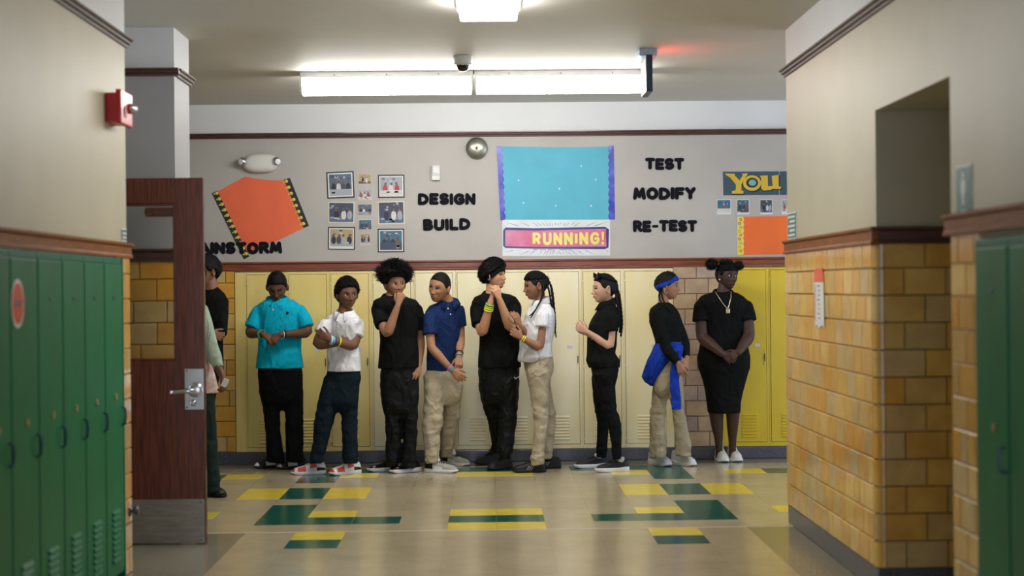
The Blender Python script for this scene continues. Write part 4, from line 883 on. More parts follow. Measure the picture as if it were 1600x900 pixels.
        if not S.get('bare'):
            pb = MB()
            if hips: pb.rings(hips, n=26)
            for rr in lr: pb.rings(rr, n=22, ex=2.1)
            v, nn, f = remesh(pb, .0085, 8); z1 = min(c.z for rr in lr for c, _, _ in rr); z0 = max(c.z for rr in lr for c, _, _ in rr)
            am = S.get('pwr', .008); kz = z1+(z0-z1)*.5
            v = s.wrinkle(v, nn, am, 8, 20, s.seed*1.7, lambda z: .35+.9*math.exp(-((z-kz)/.10)**2)+1.1*math.exp(-((z-z1)/.13)**2)); s.pants = s.part('trousers', v, f, S['legmat'])
        for sh_ in S['shoes']: s.shoe(**sh_)
        return s
    def eyes(s):
        x, y, z = s.hl; S = s.S; gx, gz = S.get('gaze', (0, 0)); op = S.get('eyeopen', 1.); front = y > .03; fxx, fyy, fzz = x[front], y[front], z[front]
        if op <= .05: return
        for sx in (-1, 1):
            vs = []; fs = []; mi = []; nu, nv = 18, 8; cx, cz = sx*.0305, .0025
            for i in range(nv+1):
                for j in range(nu+1):
                    u = -1+2*j/nu; w_ = -1+2*i/nv; hh = (.0074*op if w_ > 0 else .0056*op)*(1-abs(u)**2.2); px, pz = cx+u*.0165, cz+w_*hh+.0012*u*sx
                    q = np.exp(-((fxx-px)**2+(fzz-pz)**2)/.003**2)+1e-12; py = float((fyy*q).sum()/q.sum())
                    vs.append(s.hm @ Vector((px, py+.0022*(1-u*u)*(1-w_*w_)+.0012, pz)))
            for i in range(nv):
                for j in range(nu):
                    u = -1+2*(j+.5)/nu; w_ = -1+2*(i+.5)/nv; hh = (.0074*op if w_ > 0 else .0056*op)*(1-abs(u)**2.2); d = math.hypot(u*.0158+gx*.0075, w_*hh-gz*.004)
                    a = i*(nu+1)+j; fs.append((a, a+1, a+nu+2, a+nu+1)); mi.append(1 if d < .0074 else 0)
            e = s.part('eye', [list(p) for p in vs], fs, [EYEW, IRIS], mi)
            top = [vs[nv*(nu+1)+j]+(s.hm.to_3x3() @ Vector((0, .0012, .0006))) for j in range(nu+1)]
            s.mpart('eyelashes', MB().tube(top, [.0008]+[.0019]*(nu-1)+[.0008], 6), LASH, e)
    # ---- hair
    def hair_cap(s, T_fn, noise_amp=.003, nf=30, strands=0, slen=.02, srad=.0022, name='hair', line=None, seed=0, curl=1., m=HAIR, zmin=-1, spread=.6):
        """T_fn(dx,dy,dz) -> thickness; closed shell that follows the skull and tucks under the hairline"""
        T, Ph = head_dirs(); x, y, z, dy = head_base(T, Ph); dx, dyy, dz = np.cos(T)*np.sin(Ph), np.cos(T)*np.cos(Ph), np.sin(T)
        hl = (line or hairline)(Ph); mk = np.clip((z-hl+.006)/.014, 0, 1); mk = mk*mk*(3-2*mk)
        th = np.array([T_fn(a, b_, c) for a, b_, c in zip(dx, dyy, dz)])
        no = np.array([noise.noise(Vector((a*nf*.1+seed, b_*nf*.1, c*nf*.1))*1.) for a, b_, c in zip(dx*10, dyy*10, dz*10)])
        off = mk*(th+no*noise_amp)-(1-mk)*.014
        nx, ny, nz = dx/.0745, dyy/.098, dz/.1125; L = np.sqrt(nx**2+ny**2+nz**2)+1e-9; nrm = np.stack([nx/L, ny/L, nz/L], 1)
        lp = np.stack([x, y, z], 1)+nrm*off[:, None]; hM = np.array(s.hm); wv = lp @ hM[:3, :3].T+hM[:3, 3]
        V = wv.tolist(); F = grid_faces(NLAT, NLON)
        if strands:
            cand = np.nonzero((mk > .55) & (z > zmin))[0]; r = random.Random(seed+5); R3 = s.hm.to_3x3()
            for q in range(strands):
                i = cand[r.randrange(len(cand))]; p = Vector(wv[i]); n = (R3 @ Vector(nrm[i])).normalized(); j = Vector((r.gauss(0, 1), r.gauss(0, 1), r.gauss(0, 1)))*spread
                d = (n+j*.5).normalized(); l = slen*r.uniform(.5, 1.15); side = d.orthogonal().normalized(); a0 = r.uniform(0, 6.28); k = 4; o_ = len(V); s2 = d.cross(side)
                p = p-n*.006
                for t in range(k):
                    tt = t/(k-1); w_ = srad*(1-.75*tt); c = p+d*l*tt+(side*math.cos(a0+tt*4)+s2*math.sin(a0+tt*4))*curl*.006*tt
                    for h in range(3): a = a0+h*2.094; V.append(list(c+(side*math.cos(a)+s2*math.sin(a))*w_))
                for t in range(k-1):
                    for h in range(3): F.append((o_+t*3+h, o_+t*3+(h+1) % 3, o_+(t+1)*3+(h+1) % 3, o_+(t+1)*3+h))
        return s.part(name, V, F, m)
    def band(s, zc, tilt, half, off, m, name, parent=None, a0=-180, a1=180, side=0):
        n = 72; vs = []; prof = [(-1, -.004), (-1.0, .75), (-.5, 1), (.5, 1), (1.0, .75), (1, -.004)]
        full = a1-a0 >= 359
        for i in range(n if full else n+1):
            ph = math.radians(a0+(a1-a0)*i/n)
            for w_, q in prof:
                zz = max(-.108, min(.108, zc+tilt*math.cos(ph)+side*math.sin(ph)+half*w_)); th = math.asin(zz/.1125); x, y, z, dy = head_base(np.array([th]), np.array([ph]))
                nx, ny, nz = Vector((math.cos(th)*math.sin(ph)/.0745, math.cos(th)*math.cos(ph)/.098, math.sin(th)/.1125)).normalized(); o_ = off*max(q, 0)-(.006 if q < 0 else 0)
                vs.append(s.hm @ Vector((x[0]+nx*o_, y[0]+ny*o_, z[0]+nz*o_)))
        k = len(prof); cnt = n if full else n; tot = n if full else n+1
        fs = [(i*k+j, i*k+j+1, ((i+1) % tot)*k+j+1, ((i+1) % tot)*k+j) for i in range(cnt) for j in range(k-1)]
        return s.part(name, [list(p) for p in vs], fs, m, None, parent)
    def braid(s, pts, r0, r1, name='braid', parent=None, n=40, strandf=16, m=HAIR):
        P_ = [s.W(p) for p in pts]; out = []; rs = []
        for i in range(n+1):
            t = i/n*(len(P_)-1); a = min(int(t), len(P_)-2); u = t-a; p0, p1, p2, p3 = P_[max(a-1, 0)], P_[a], P_[a+1], P_[min(a+2, len(P_)-1)]
            out.append(.5*((2*p1)+(p2-p0)*u+(2*p0-5*p1+4*p2-p3)*u*u+(3*p1-p0-3*p2+p3)*u**3)); q = i/n; rs.append((r0+(r1-r0)*q)*(1+.22*math.sin(q*strandf*6.28)))
        return s.mpart(name, MB().tube(out, rs, 9), m, parent)
    # ---- clothing details
    def collar(s, m, yaw, c=None, r=(.066, .062), h=.024, drop=.03, parent=None, lean=0, cz=.006):
        r = (r[0]+.004, r[1]+.006)
        c = (c or s.W(s.S['neck']))+Vector((0, 0, cz)); F, D = FW(yaw), SD(yaw); n = 40; vs = []; gap = 16
        for i in range(n+1):
            a = math.radians(gap+(360-2*gap)*i/n); fr = max(0, math.cos(a))**3; rad = lambda q: F*math.cos(a)*(r[1]+q)+D*math.sin(a)*(r[0]+q); lift = -.018*math.cos(a)+lean*math.sin(a)
            up = Vector((0, 0, 1))
            for q, z in ((.0, -.02), (-.004, h*.6), (.002, h), (.012, h*.88), (.033+.024*fr, -.016-drop*fr), (.027+.024*fr, -.022-drop*fr), (.008, h*.5)): vs.append(c+rad(q)+up*(z+lift))
        k = 7; fs = [(i*k+j, i*k+(j+1) % k, (i+1)*k+(j+1) % k, (i+1)*k+j) for i in range(n) for j in range(k)]+[tuple(range(k)), tuple(n*k+j for j in range(k-1, -1, -1))]
        return s.part('collar', [list(p) for p in vs], fs, m, None, parent or s.top)
    def on_front(s, px, py):
        """point on the shirt surface under a pixel"""
        o = s.top; d = ray(px, py).normalized(); hit = o.data and ray_hit(o, s.base, CAM, d); return hit
    def button(s, px, py, m, r=.006, name='button', sx=1, sz=1):
        h = s.on_front(px, py)
        if h is None: return
        p, n = h; u = n.cross(Vector((0, 0, 1))).normalized(); w_ = n.cross(u); b = MB(); vs = []
        for q, z in ((r, -.002), (r, .002), (r*.7, .0035), (.0001, .003)):
            for j in range(12): a = 2*PI*j/12; vs.append(p+n*z+(u*math.cos(a)*sx+w_*math.sin(a)*sz)*q)
        b.add(vs, [(i*12+j, i*12+(j+1) % 12, (i+1)*12+(j+1) % 12, (i+1)*12+j) for i in range(3) for j in range(12)]); s.mpart(name, b, m, s.top)
    def line_on(s, pts, r, m, name, target=None, lift=.002):
        """thin raised seam or cord lying on the shirt along pixels"""
        o = target or s.top; P_ = []
        for (x0, y0), (x1, y1) in zip(pts, pts[1:]):
            for i in range(8):
                t = i/7; h = ray_hit(o, s.base, CAM, ray(x0+(x1-x0)*t, y0+(y1-y0)*t).normalized())
                if h: P_.append(h[0]+h[1]*lift)
        Q = [p for i, p in enumerate(P_) if i == 0 or (p-P_[i-1]).length > .002]
        if len(Q) > 1: return s.mpart(name, MB().tube(Q, r, 8), m, o)
    def bracelet(s, A, t, m, r=.0285, th=.005, name='bracelet', k=1.):
        sh, el, wr = A['pts']; r *= A.get('r', 1)*(1+.6*max(0, .95-t)); c = el.lerp(wr, t); d = (wr-el).normalized(); u = d.orthogonal().normalized(); w_ = d.cross(u); vs = []; n = 24; tilt = s.r.uniform(-.15, .15)
        for i in range(n):
            a = 2*PI*i/n; rad = u*math.cos(a)+w_*math.sin(a)
            for j in range(8): b_ = 2*PI*j/8; vs.append(c+rad*(r+th*.6*math.cos(b_))+d*(th*k*math.sin(b_)+tilt*.03*math.cos(a)))
        fs = [(i*8+j, i*8+(j+1) % 8, ((i+1) % n)*8+(j+1) % 8, ((i+1) % n)*8+j) for i in range(n) for j in range(8)]
        return s.part(name, [list(p) for p in vs], fs, m)
    def shoe(s, x, y, yaw, kind, L=.275, high=1.1):
        c = gnd(x, y); F, D = FW(yaw), SD(yaw); U = Vector((0, 0, 1)); o = Vector((c.x, c.y, 0))-F*L*.5
        K = SHOES[kind]; st = [(0, .020, .055*high), (.04, .030, .075*high), (.14, .035, .082*high), (.26, .037, .088*high), (.36, .039, .080*high), (.46, .042, .070*high), (.58, .045, .060*high), (.70, .047, .052*high), (.82, .046, .046*high), (.91, .040, .039*high), (.97, .028, .028), (1.0, .012, .020)]
        n = 15; vs = []; fs = []; mi = []
        for t, hw, h in st:
            for j in range(n):
                a = PI*j/(n-1); vs.append(o+F*t*L+D*hw*math.copysign(abs(math.cos(a))**.75, math.cos(a))+U*(.014+(h-.004)*math.sin(a)**.85))
        for i in range(len(st)-1):
            for j in range(n-1): fs.append((i*n+j, i*n+j+1, (i+1)*n+j+1, (i+1)*n+j)); mi.append(K['fn'](i, j))
        fs.append(tuple(range(n))); mi.append(K['fn'](0, 7)); fs.append(tuple((len(st)-1)*n+j for j in range(n-1, -1, -1))); mi.append(K['fn'](10, 7))
        sh = s.part('shoe', [list(p) for p in vs], fs, K['m'], mi)
        b = MB(); N = 30; ring = []
        ol = [(-.02, 0.), (-.015, .022), (.03, .034), (.15, .039), (.35, .041), (.6, .050), (.75, .053), (.88, .048), (.96, .034), (1.01, .016), (1.02, 0)]
        pl = ol+[(t, -w_) for t, w_ in ol[-2:0:-1]]; k = len(pl); tk = K.get('sole', .026); lv = [(.94, .0005), (1., .006), (1.0, tk*.75), (.96, tk)]
        for q, z in lv: b_ = [o+F*(.5+(t-.5)*(1+(q-1)*.4))*L+D*w_*q+U*(z+(.012*max(0, t-.85)/.15 if z < .01 else 0)+(.006 if t < .3 and z > .012 else 0)) for t, w_ in pl]; ring += b_
        b.add(ring, [(i*k+j, i*k+(j+1) % k, (i+1)*k+(j+1) % k, (i+1)*k+j) for i in range(len(lv)-1) for j in range(k)]+[tuple(range(k)), tuple((len(lv)-1)*k+j for j in range(k-1, -1, -1))])
        s.mpart('sole', b, K['solem'], sh)
        b = MB()
        for i in range(5):
            t = .34+.055*i; h = np.interp(t, [q[0] for q in st], [q[2] for q in st])+.014; b.tube([o+F*t*L+D*.026+U*(h-.014), o+F*(t+.01)*L+D*.012+U*(h-.001), o+F*(t+.02)*L-D*.012+U*(h-.001), o+F*(t+.028)*L-D*.026+U*(h-.014)], .0034, 6)
        s.mpart('laces', b, K['lace'], sh)
        if K.get('tongue'):
            b = MB(); b.rings([(o+F*L*.46+U*.065*high, D*.022, F*.008), (o+F*L*.41+U*.092*high, D*.024, F*.009), (o+F*L*.385+U*.118*high, D*.021, F*.008), (o+F*L*.38+U*.126*high, D*.010, F*.004)], n=14); s.mpart('tongue', b, K['tongue'], sh)
        if K.get('stripes'):
            for sgn in (-1, 1):
                for i in range(3):
                    t = .40+.065*i; b = MB(); b.tube([o+F*(t-.05)*L+D*sgn*(.0405)+U*.058, o+F*t*L+D*sgn*.0445+U*.040, o+F*(t+.05)*L+D*sgn*.0485+U*.022], .0032, 6); s.mpart('stripe', b, K['stripes'], sh)
        if K.get('sock'):
            b = MB(); b.rings([(o+F*L*.26+U*.05, D*.030, F*.042), (o+F*L*.25+U*.10, D*.030, F*.036), (o+F*L*.25+U*K.get('sockh', .13), D*.029, F*.034)], n=18); s.mpart('sock', b, K['sock'])
def ray_hit(o, base, org, d):
    ok, loc, nrm, idx = o.ray_cast(org-base, d)
    return (loc+base, nrm) if ok else None
SW_ = mat('sneaker_white', (.68, .68, .68), .45, var=.06, vscale=30); SB_ = mat('sneaker_black', (.005, .005, .006), .5, spec=.3, var=.3, vscale=30); SR_ = mat('sneaker_red', (.62, .05, .035), .45, var=.15, vscale=30); SG_ = mat('sneaker_grey', (.34, .33, .30), .5, var=.12, vscale=30)
SP_ = mat('sneaker_patent', (.010, .010, .012), .12, var=.2, vscale=30); SOCKW = mat('sock_white', (.66, .67, .68), .9, var=.05, vscale=40, bump=.2, bscale=300); SOCKG = mat('sock_pale', (.45, .47, .45), .9, var=.05, vscale=40)
CREAMS = mat('sneaker_offwhite', (.62, .61, .56), .45, var=.06, vscale=30)
SHOES = {
 'teal': dict(m=[SB_, SW_], fn=lambda i, j: 1 if (i >= 9 or (i in (4, 5, 6) and (j < 4 or j > 10))) else 0, solem=SB_, lace=SB_),
 'red': dict(m=[SW_, SR_, SB_], fn=lambda i, j: 2 if (i < 3 and (j < 2 or j > 12)) else (1 if ((i in (3, 4) and 2 <= j <= 4) or (i in (3, 4) and 10 <= j <= 12) or (i in (6, 7) and (j < 5 or j > 9)) or i >= 9) else 0), solem=SW_, lace=SW_, sock=SOCKW, sockh=.14, tongue=SW_),
 'patent': dict(m=[SP_, SW_], fn=lambda i, j: 1 if (i >= 10 and j in (0, 14)) else 0, solem=SW_, lace=SB_, sole=.032),
 'grey': dict(m=[SG_, SB_, SW_], fn=lambda i, j: 1 if i < 3 else (2 if (j < 3 or j > 11) and i < 6 else 0), solem=SW_, lace=SB_, tongue=SW_),
 'black': dict(m=[SB_], fn=lambda i, j: 0, solem=SB_, lace=SB_, tongue=SB_), 'stripe': dict(m=[SB_], fn=lambda i, j: 0, solem=SB_, lace=SB_, stripes=SG_),
 'blackwhite': dict(m=[SB_], fn=lambda i, j: 0, solem=SW_, lace=SB_, sole=.034, sock=SOCKG, sockh=.115), 'white': dict(m=[SW_], fn=lambda i, j: 0, solem=SW_, lace=SW_, sole=.034, tongue=SW_), 'offwhite': dict(m=[CREAMS], fn=lambda i, j: 0, solem=SW_, lace=SW_, sole=.03, tongue=CREAMS),
 'flat': dict(m=[SB_], fn=lambda i, j: 0, solem=SB_, lace=SB_, sole=.015)}
# ------------------------------------------------------------------ people: the eleven figures
TEAL = cloth('teal', (.0, .40, .58)); WHITE = cloth('white', (.66, .66, .69)); BLACK = cloth('black', (.0045, .005, .005), .8, spec=.1); NAVYC = cloth('navy', (.006, .020, .085)); BLK2 = cloth('black_trouser', (.004, .0045, .0055), .75, spec=.1)
DENIM = cloth('dark_navy_trouser', (.007, .014, .021), spec=.1); KHAKI = cloth('khaki', (.40, .34, .235)); KHAKI2 = cloth('khaki_tan', (.34, .285, .19)); SATIN = cloth('satin', (.0022, .0032, .0032), .55, .4, 8., .18)
BLUEJ = cloth('blue_jacket', (.007, .040, .36), fold=.7); SAGE = cloth('sage', (.33, .40, .31)); DGREEN = cloth('dark_green', (.008, .02, .014)); FLORAL = mat('cloth_floral', (.55, .52, .44), .8, var=.5, vscale=22, col2=(.50, .20, .17))
BTN = mat('button_white', (.7, .7, .72), .3, var=.03); GOLDM = mat('gold_chain', (.62, .52, .33), .25, .8, var=.1)
BRC = {c: mat('band_'+c, v, .35, var=.05) for c, v in dict(aqua=(.05, .42, .40), yellow=(.75, .72, .03), lime=(.22, .55, .04), navy=(.02, .03, .10), blue=(.08, .2, .55), green=(.05, .45, .2), violet=(.30, .25, .45), black=(.01, .01, .012), pink=(.6, .12, .25), white=(.6, .62, .62)).items()}
def uni(top, side, back=None, front=None):
    """hair thickness by direction"""
    back = side if back is None else back; front = top if front is None else front
    def f(x, y, z):
        u = max(0, z); s_ = side if y > 0 else side+(back-side)*(-y); return s_+(top-s_)*u**1.2
    return f
def ball(p, c, r, strands, slen, sq=(1, 1, 1), name='hair_puff', parent=None, seed=0):
    n, k = 18, 14; V = []; F = []; rr = random.Random(seed)
    for i in range(k):
        th = -PI/2+.06+(PI-.12)*i/(k-1)
        for j in range(n):
            ph = 2*PI*j/n; d = Vector((math.cos(th)*math.cos(ph), math.cos(th)*math.sin(ph), math.sin(th))); q = r*(1+.16*noise.noise(d*2.6+Vector((seed, 0, 0)))); V.append(list(c+Vector((d.x*sq[0], d.y*sq[1], d.z*sq[2]))*q))
    F = grid_faces(k, n)
    for q in range(strands):
        d = Vector((rr.gauss(0, 1), rr.gauss(0, 1), rr.gauss(0, 1))).normalized(); b0 = c+Vector((d.x*sq[0], d.y*sq[1], d.z*sq[2]))*r*.95; dd = (d+Vector((rr.gauss(0, .4), rr.gauss(0, .4), rr.gauss(0, .4)))).normalized(); L = slen*rr.uniform(.4, 1.1); sd = dd.orthogonal().normalized(); s2 = dd.cross(sd); o_ = len(V)
        for t in range(3):
            w_ = .0026*(1-.4*t); cc = b0+dd*L*t/2+sd*.004*t*t*rr.uniform(-1, 1)
            for h in range(3): V.append(list(cc+(sd*math.cos(h*2.094)+s2*math.sin(h*2.094))*w_))
        for t in range(2):
            for h in range(3): F.append((o_+t*3+h, o_+t*3+(h+1) % 3, o_+t*3+3+(h+1) % 3, o_+t*3+3+h))
    return p.part(name, V, F, HAIR, None, parent)
UPV = (0, 1, 0)
# 1 boy in teal polo looking down at his hands
p = Person(dict(label='boy in teal polo and black trousers, head bowed over his joined hands', Y=13.2, feet=(436, 731), skin=(.13, .058, .033), seed=1, head=(433, 448, .05), hyaw=0, hpitch=30, hs=1.04, neck=(433, 469), tyaw=0, face=dict(lipcol=(.85, .6, .55)), eyeopen=.25,
    top=[(466, 423, 446), (469, 413, 458), (474, 404, 466), (480, 401, 470), (490, 401, 471), (505, 402, 470), (525, 404, 470), (545, 404, 471), (562, 402, 472), (575, 401, 473)], topmat=TEAL, topname='polo_shirt',
    arms=[dict(sh=(406, 482), el=(389, 521, .06), wr=(411, 522, .2), hand=(424, 530, .22), n=(0, .7, -.7), thumb=1, curl=.45, r=1.12, sleeve=.78), dict(sh=(467, 481), el=(483, 520, .06), wr=(438, 523, .2), hand=(422, 536, .23), n=(0, 1, -.2), thumb=-1, curl=.5, r=1.12, sleeve=.78)],
    hips=[(562, 404, 470), (585, 402, 474), (605, 404, 474), (625, 407, 474)], legs=[dict(r=[(610, 404, 440), (634, 410, 438), (650, 412, 437), (674, 415, 438), (700, 416, 442), (722, 418, 445)], dy=(0, 0)), dict(r=[(610, 438, 474), (634, 445, 474), (660, 446, 474), (690, 446, 474), (722, 448, 474)], dy=(0, 0))], legmat=BLK2, pwr=.005,
    shoes=[dict(x=421, y=731, yaw=-55, kind='teal'), dict(x=455, y=732, yaw=-52, kind='teal')])).build()
p.hair_cap(uni(.020, .005, .006), .002, strands=500, slen=.008, srad=.002, seed=1)
p.collar(TEAL, 0, r=(.070, .066)); p.button(427, 484, BTN, .008); p.button(449, 489, BLACK, .012, 'chest_emblem'); p.line_on([(430, 478), (429, 494)], .0035, TEAL, 'placket')
A = p.S['arms']; p.bracelet(A[0], .86, BRC['aqua']); p.bracelet(A[0], .92, BRC['green']); p.bracelet(A[1], .84, BRC['black']); p.bracelet(A[1], .92, BRC['white'], th=.004)
# 2 boy in white polo with crossed arms
p = Person(dict(label='boy in white polo with crossed arms, glancing right', Y=12.75, feet=(512, 741), skin=(.15, .068, .038), seed=2, head=(542, 460), hyaw=24, hpitch=4, hs=1.04, neck=(538, 490), tyaw=-22, gaze=(.65, .1), face=dict(nose=1.1, lipcol=(.9, .62, .58)),
    top=[(488, 528, 549), (490, 520, 555), (495, 511, 561), (502, 507, 564), (515, 507, 564), (530, 509, 561), (545, 511, 560), (560, 511, 562), (580, 511, 564)], topmat=WHITE, topname='polo_shirt',
    arms=[dict(sh=(559, 502, -.02), el=(554, 541, .08), wr=(515, 531, .19), hand=(499, 521, .20), n=(.25, 1, 0), thumb=-1, curl=.55, r=1.1, sleeve=.62), dict(sh=(510, 503, .03), el=(494, 539, .10), wr=(530, 536, .13), hand=(545, 532, .10), n=(0, 1, 0), curl=.5, r=1.1, sleeve=.5)],
    hips=[(568, 514, 562), (590, 508, 565), (610, 503, 561), (628, 500, 560)], legs=[dict(r=[(605, 502, 535), (634, 495, 529), (658, 491, 521), (690, 489, 513), (710, 485, 507), (724, 483, 504)], dy=(0, 0)), dict(r=[(600, 530, 562), (638, 532, 559), (666, 534, 558), (695, 535, 559), (724, 535, 559)], dy=(0, 0))], legmat=DENIM,
    shoes=[dict(x=482, y=741, yaw=-80, kind='red'), dict(x=539, y=741, yaw=-58, kind='red')])).build()
p.hair_cap(uni(.028, .018, .02), .011, 16, 2200, .014, .0026, seed=2)
p.collar(WHITE, -12, r=(.062, .058)); 
for y in (492, 501, 510): p.button(527, y, BTN, .006)
A = p.S['arms']
for t, c in ((.64, 'yellow'), (.80, 'navy'), (.85, 'blue'), (.90, 'green'), (.95, 'white'), (1., 'violet')): p.bracelet(A[0], t, BRC[c], .030, .0055)
# 3 boy with tall spiky hair, hand at his mouth
p = Person(dict(label='boy in black tee with tall spiky hair, hand at his mouth', Y=12.85, feet=(616, 738), skin=(.30, .145, .08), seed=3, head=(617, 444), hyaw=24, hpitch=2, hs=1.02, neck=(612, 464), tyaw=10, gaze=(.75, .15),
    top=[(461, 602, 624), (464, 594, 636), (469, 585, 650), (477, 582, 656), (490, 586, 655), (510, 592, 653), (530, 594, 652), (550, 593, 654), (575, 592, 654)], topmat=BLACK, topname='shirt',
    arms=[dict(sh=(588, 482, .02), el=(605, 524, .22), wr=(622, 476, .22), hand=(627, 458, .20), n=(.25, 1, 0), thumb=1, curl=.85, r=1.05, sleeve=.62, sr=1.05), dict(sh=(651, 480, -.06), el=(657, 530, -.12), wr=(655, 571, -.02), hand=(649, 590, .08), n=(-.2, 1, 0), thumb=-1, curl=.35, r=1.05, sleeve=.66)],
    hips=[(564, 596, 652), (590, 593, 655), (615, 594, 655), (638, 597, 653)], legs=[dict(r=[(615, 594, 626), (644, 599, 627), (658, 602, 627), (680, 603, 626), (698, 603, 627), (715, 602, 624), (730, 604, 622)], dy=(0, 0)), dict(r=[(615, 624, 655), (640, 628, 653), (667, 629, 651), (690, 630, 651), (713, 626, 650), (731, 626, 650)], dy=(0, 0))], legmat=SATIN, pwr=.011,
    shoes=[dict(x=599, y=736, yaw=-65, kind='patent'), dict(x=633, y=738, yaw=-60, kind='patent')])).build()
def spiky(x, y, z): return .012+(.050+.018*max(0, x))*max(0, min(1, (z+.05)/.6))*(1+.25*abs(x))*(1-.18*max(0, z-.7))
p.hair_cap(spiky, .012, 50, 1500, .045, .0034, seed=3, curl=1.6, zmin=.02, spread=.7)
p.collar(BLACK, 12, r=(.058, .056), h=.014, drop=.0, cz=.004)
# 4 boy in navy polo leaning to look left
p = Person(dict(label='boy in navy polo and khaki trousers, leaning and looking left', Y=13.0, feet=(698, 734), skin=(.36, .175, .095), seed=4, head=(687, 449, .06), hyaw=-30, hpitch=6, hroll=-12, hs=1.07, neck=(701, 473), tyaw=12, gaze=(-.55, .05), face=dict(lipcol=(.85, .55, .52)),
    top=[(467, 695, 712), (472, 684, 716), (478, 672, 720), (487, 665, 722), (497, 663, 722), (510, 665, 720), (530, 667, 717), (550, 667, 714), (570, 667, 710), (584, 667, 706)], topmat=NAVYC, topname='polo_shirt',
    arms=[dict(sh=(671, 492, .09), el=(673, 542, .16), wr=(706, 578, .2), hand=(721, 592, .2), n=(0, 1, 0), thumb=1, curl=.35, sleeve=.62, sr=1.08), dict(sh=(717, 480, -.04), el=(720, 530, -.05), wr=(717, 557, .12), hand=(717, 574, .16), n=(-.2, 1, 0), thumb=-1, curl=.7, sleeve=.6)],
    hips=[(572, 669, 706), (588, 661, 716), (604, 662, 723), (618, 663, 721)], legs=[dict(r=[(604, 662, 699), (627, 663, 694), (653, 661, 692), (675, 661, 688), (702, 663, 687), (725, 665, 684)], dy=(.04, .12)), dict(r=[(602, 690, 724), (627, 692, 721), (653, 690, 717), (680, 688, 712), (700, 688, 708), (713, 689, 708)], dy=(-.04, -.24))], legmat=KHAKI, pwr=.011,
    shoes=[dict(x=690, y=738, yaw=72, kind='grey'), dict(x=713, y=727, yaw=52, kind='grey')])).build()
p.hair_cap(uni(.007, .0015, .002), .0008, strands=500, slen=.005, srad=.0018, seed=4)
p.collar(NAVYC, 4, r=(.064, .060)); p.button(700, 482, BTN, .006); p.button(704, 491, BTN, .006)
A = p.S['arms']; p.bracelet(A[0], .90, BRC['pink']); p.bracelet(A[0], .95, BRC['violet']); p.bracelet(A[0], 1., BRC['aqua'], th=.004); p.bracelet(A[1], .80, BRC['black'], th=.006); p.bracelet(A[1], .97, BRC['aqua'], th=.006)
# 5 boy with afro and headband, hands folded by his cheek
p = Person(dict(label='boy in black sportswear with afro, hands folded beside his cheek', Y=13.05, feet=(776, 731), skin=(.50, .26, .15), seed=5, head=(772, 431, .0), hyaw=62, hpitch=-4, hs=1.0, neck=(769, 458), tyaw=10, gaze=(.3, 0), eyeopen=.6, face=dict(lipcol=(.85, .58, .55)),
    top=[(458, 758, 782), (460, 750, 795), (464, 741, 806), (472, 737, 812), (485, 738, 813), (505, 744, 813), (525, 749, 812), (545, 749, 812), (560, 748, 813), (574, 748, 813)], topmat=BLACK, topname='tee_shirt',
    arms=[dict(sh=(744, 478, .02), el=(753, 523, .16), wr=(767, 470, .26), hand=(773, 446, .25), n=(1, .35, 0), thumb=1, curl=.8, r=1.12, sleeve=.66, sr=1.05), dict(sh=(806, 476, .0), el=(798, 515, .18), wr=(780, 467, .27), hand=(771, 444, .30), n=(-.6, .9, 0), thumb=-1, curl=.65, r=1.12, sleeve=.5)],
    hips=[(562, 750, 811), (580, 746, 813), (600, 748, 811), (620, 751, 810)], legs=[dict(r=[(600, 747, 785), (627, 752, 785), (655, 761, 788), (684, 767, 788), (700, 768, 789), (708, 772, 786)], dy=(0, -.22)), dict(r=[(595, 775, 812), (638, 780, 809), (667, 779, 806), (698, 777, 803), (708, 777, 801), (717, 782, 797)], dy=(.02, .12))], legmat=SATIN, pwr=.008,
    shoes=[dict(x=764, y=725, yaw=-55, kind='black'), dict(x=781, y=733, yaw=-40, kind='black')])).build()
p.hair_cap(uni(.036, .032, .034), .013, 14, 3000, .016, .0028, seed=5, line=lambda ph: .008+.060*np.cos(ph))
p.band(-.008, .060, .021, .012, BLACK, 'headband'); p.collar(BLACK, 10, r=(.058, .056), h=.010, drop=.0, cz=.0)
p.line_on([(803, 589), (805, 592), (811.5, 588)], .0035, BTN, 'swoosh_mark', p.pants)
A = p.S['arms']; p.bracelet(A[0], .74, BRC['yellow'], .0285, .006); p.bracelet(A[0], .79, BRC['yellow'], .0285, .006); p.bracelet(A[0], .84, BRC['lime'], .0285, .006); p.bracelet(A[0], .89, BRC['lime'], .0285, .006)
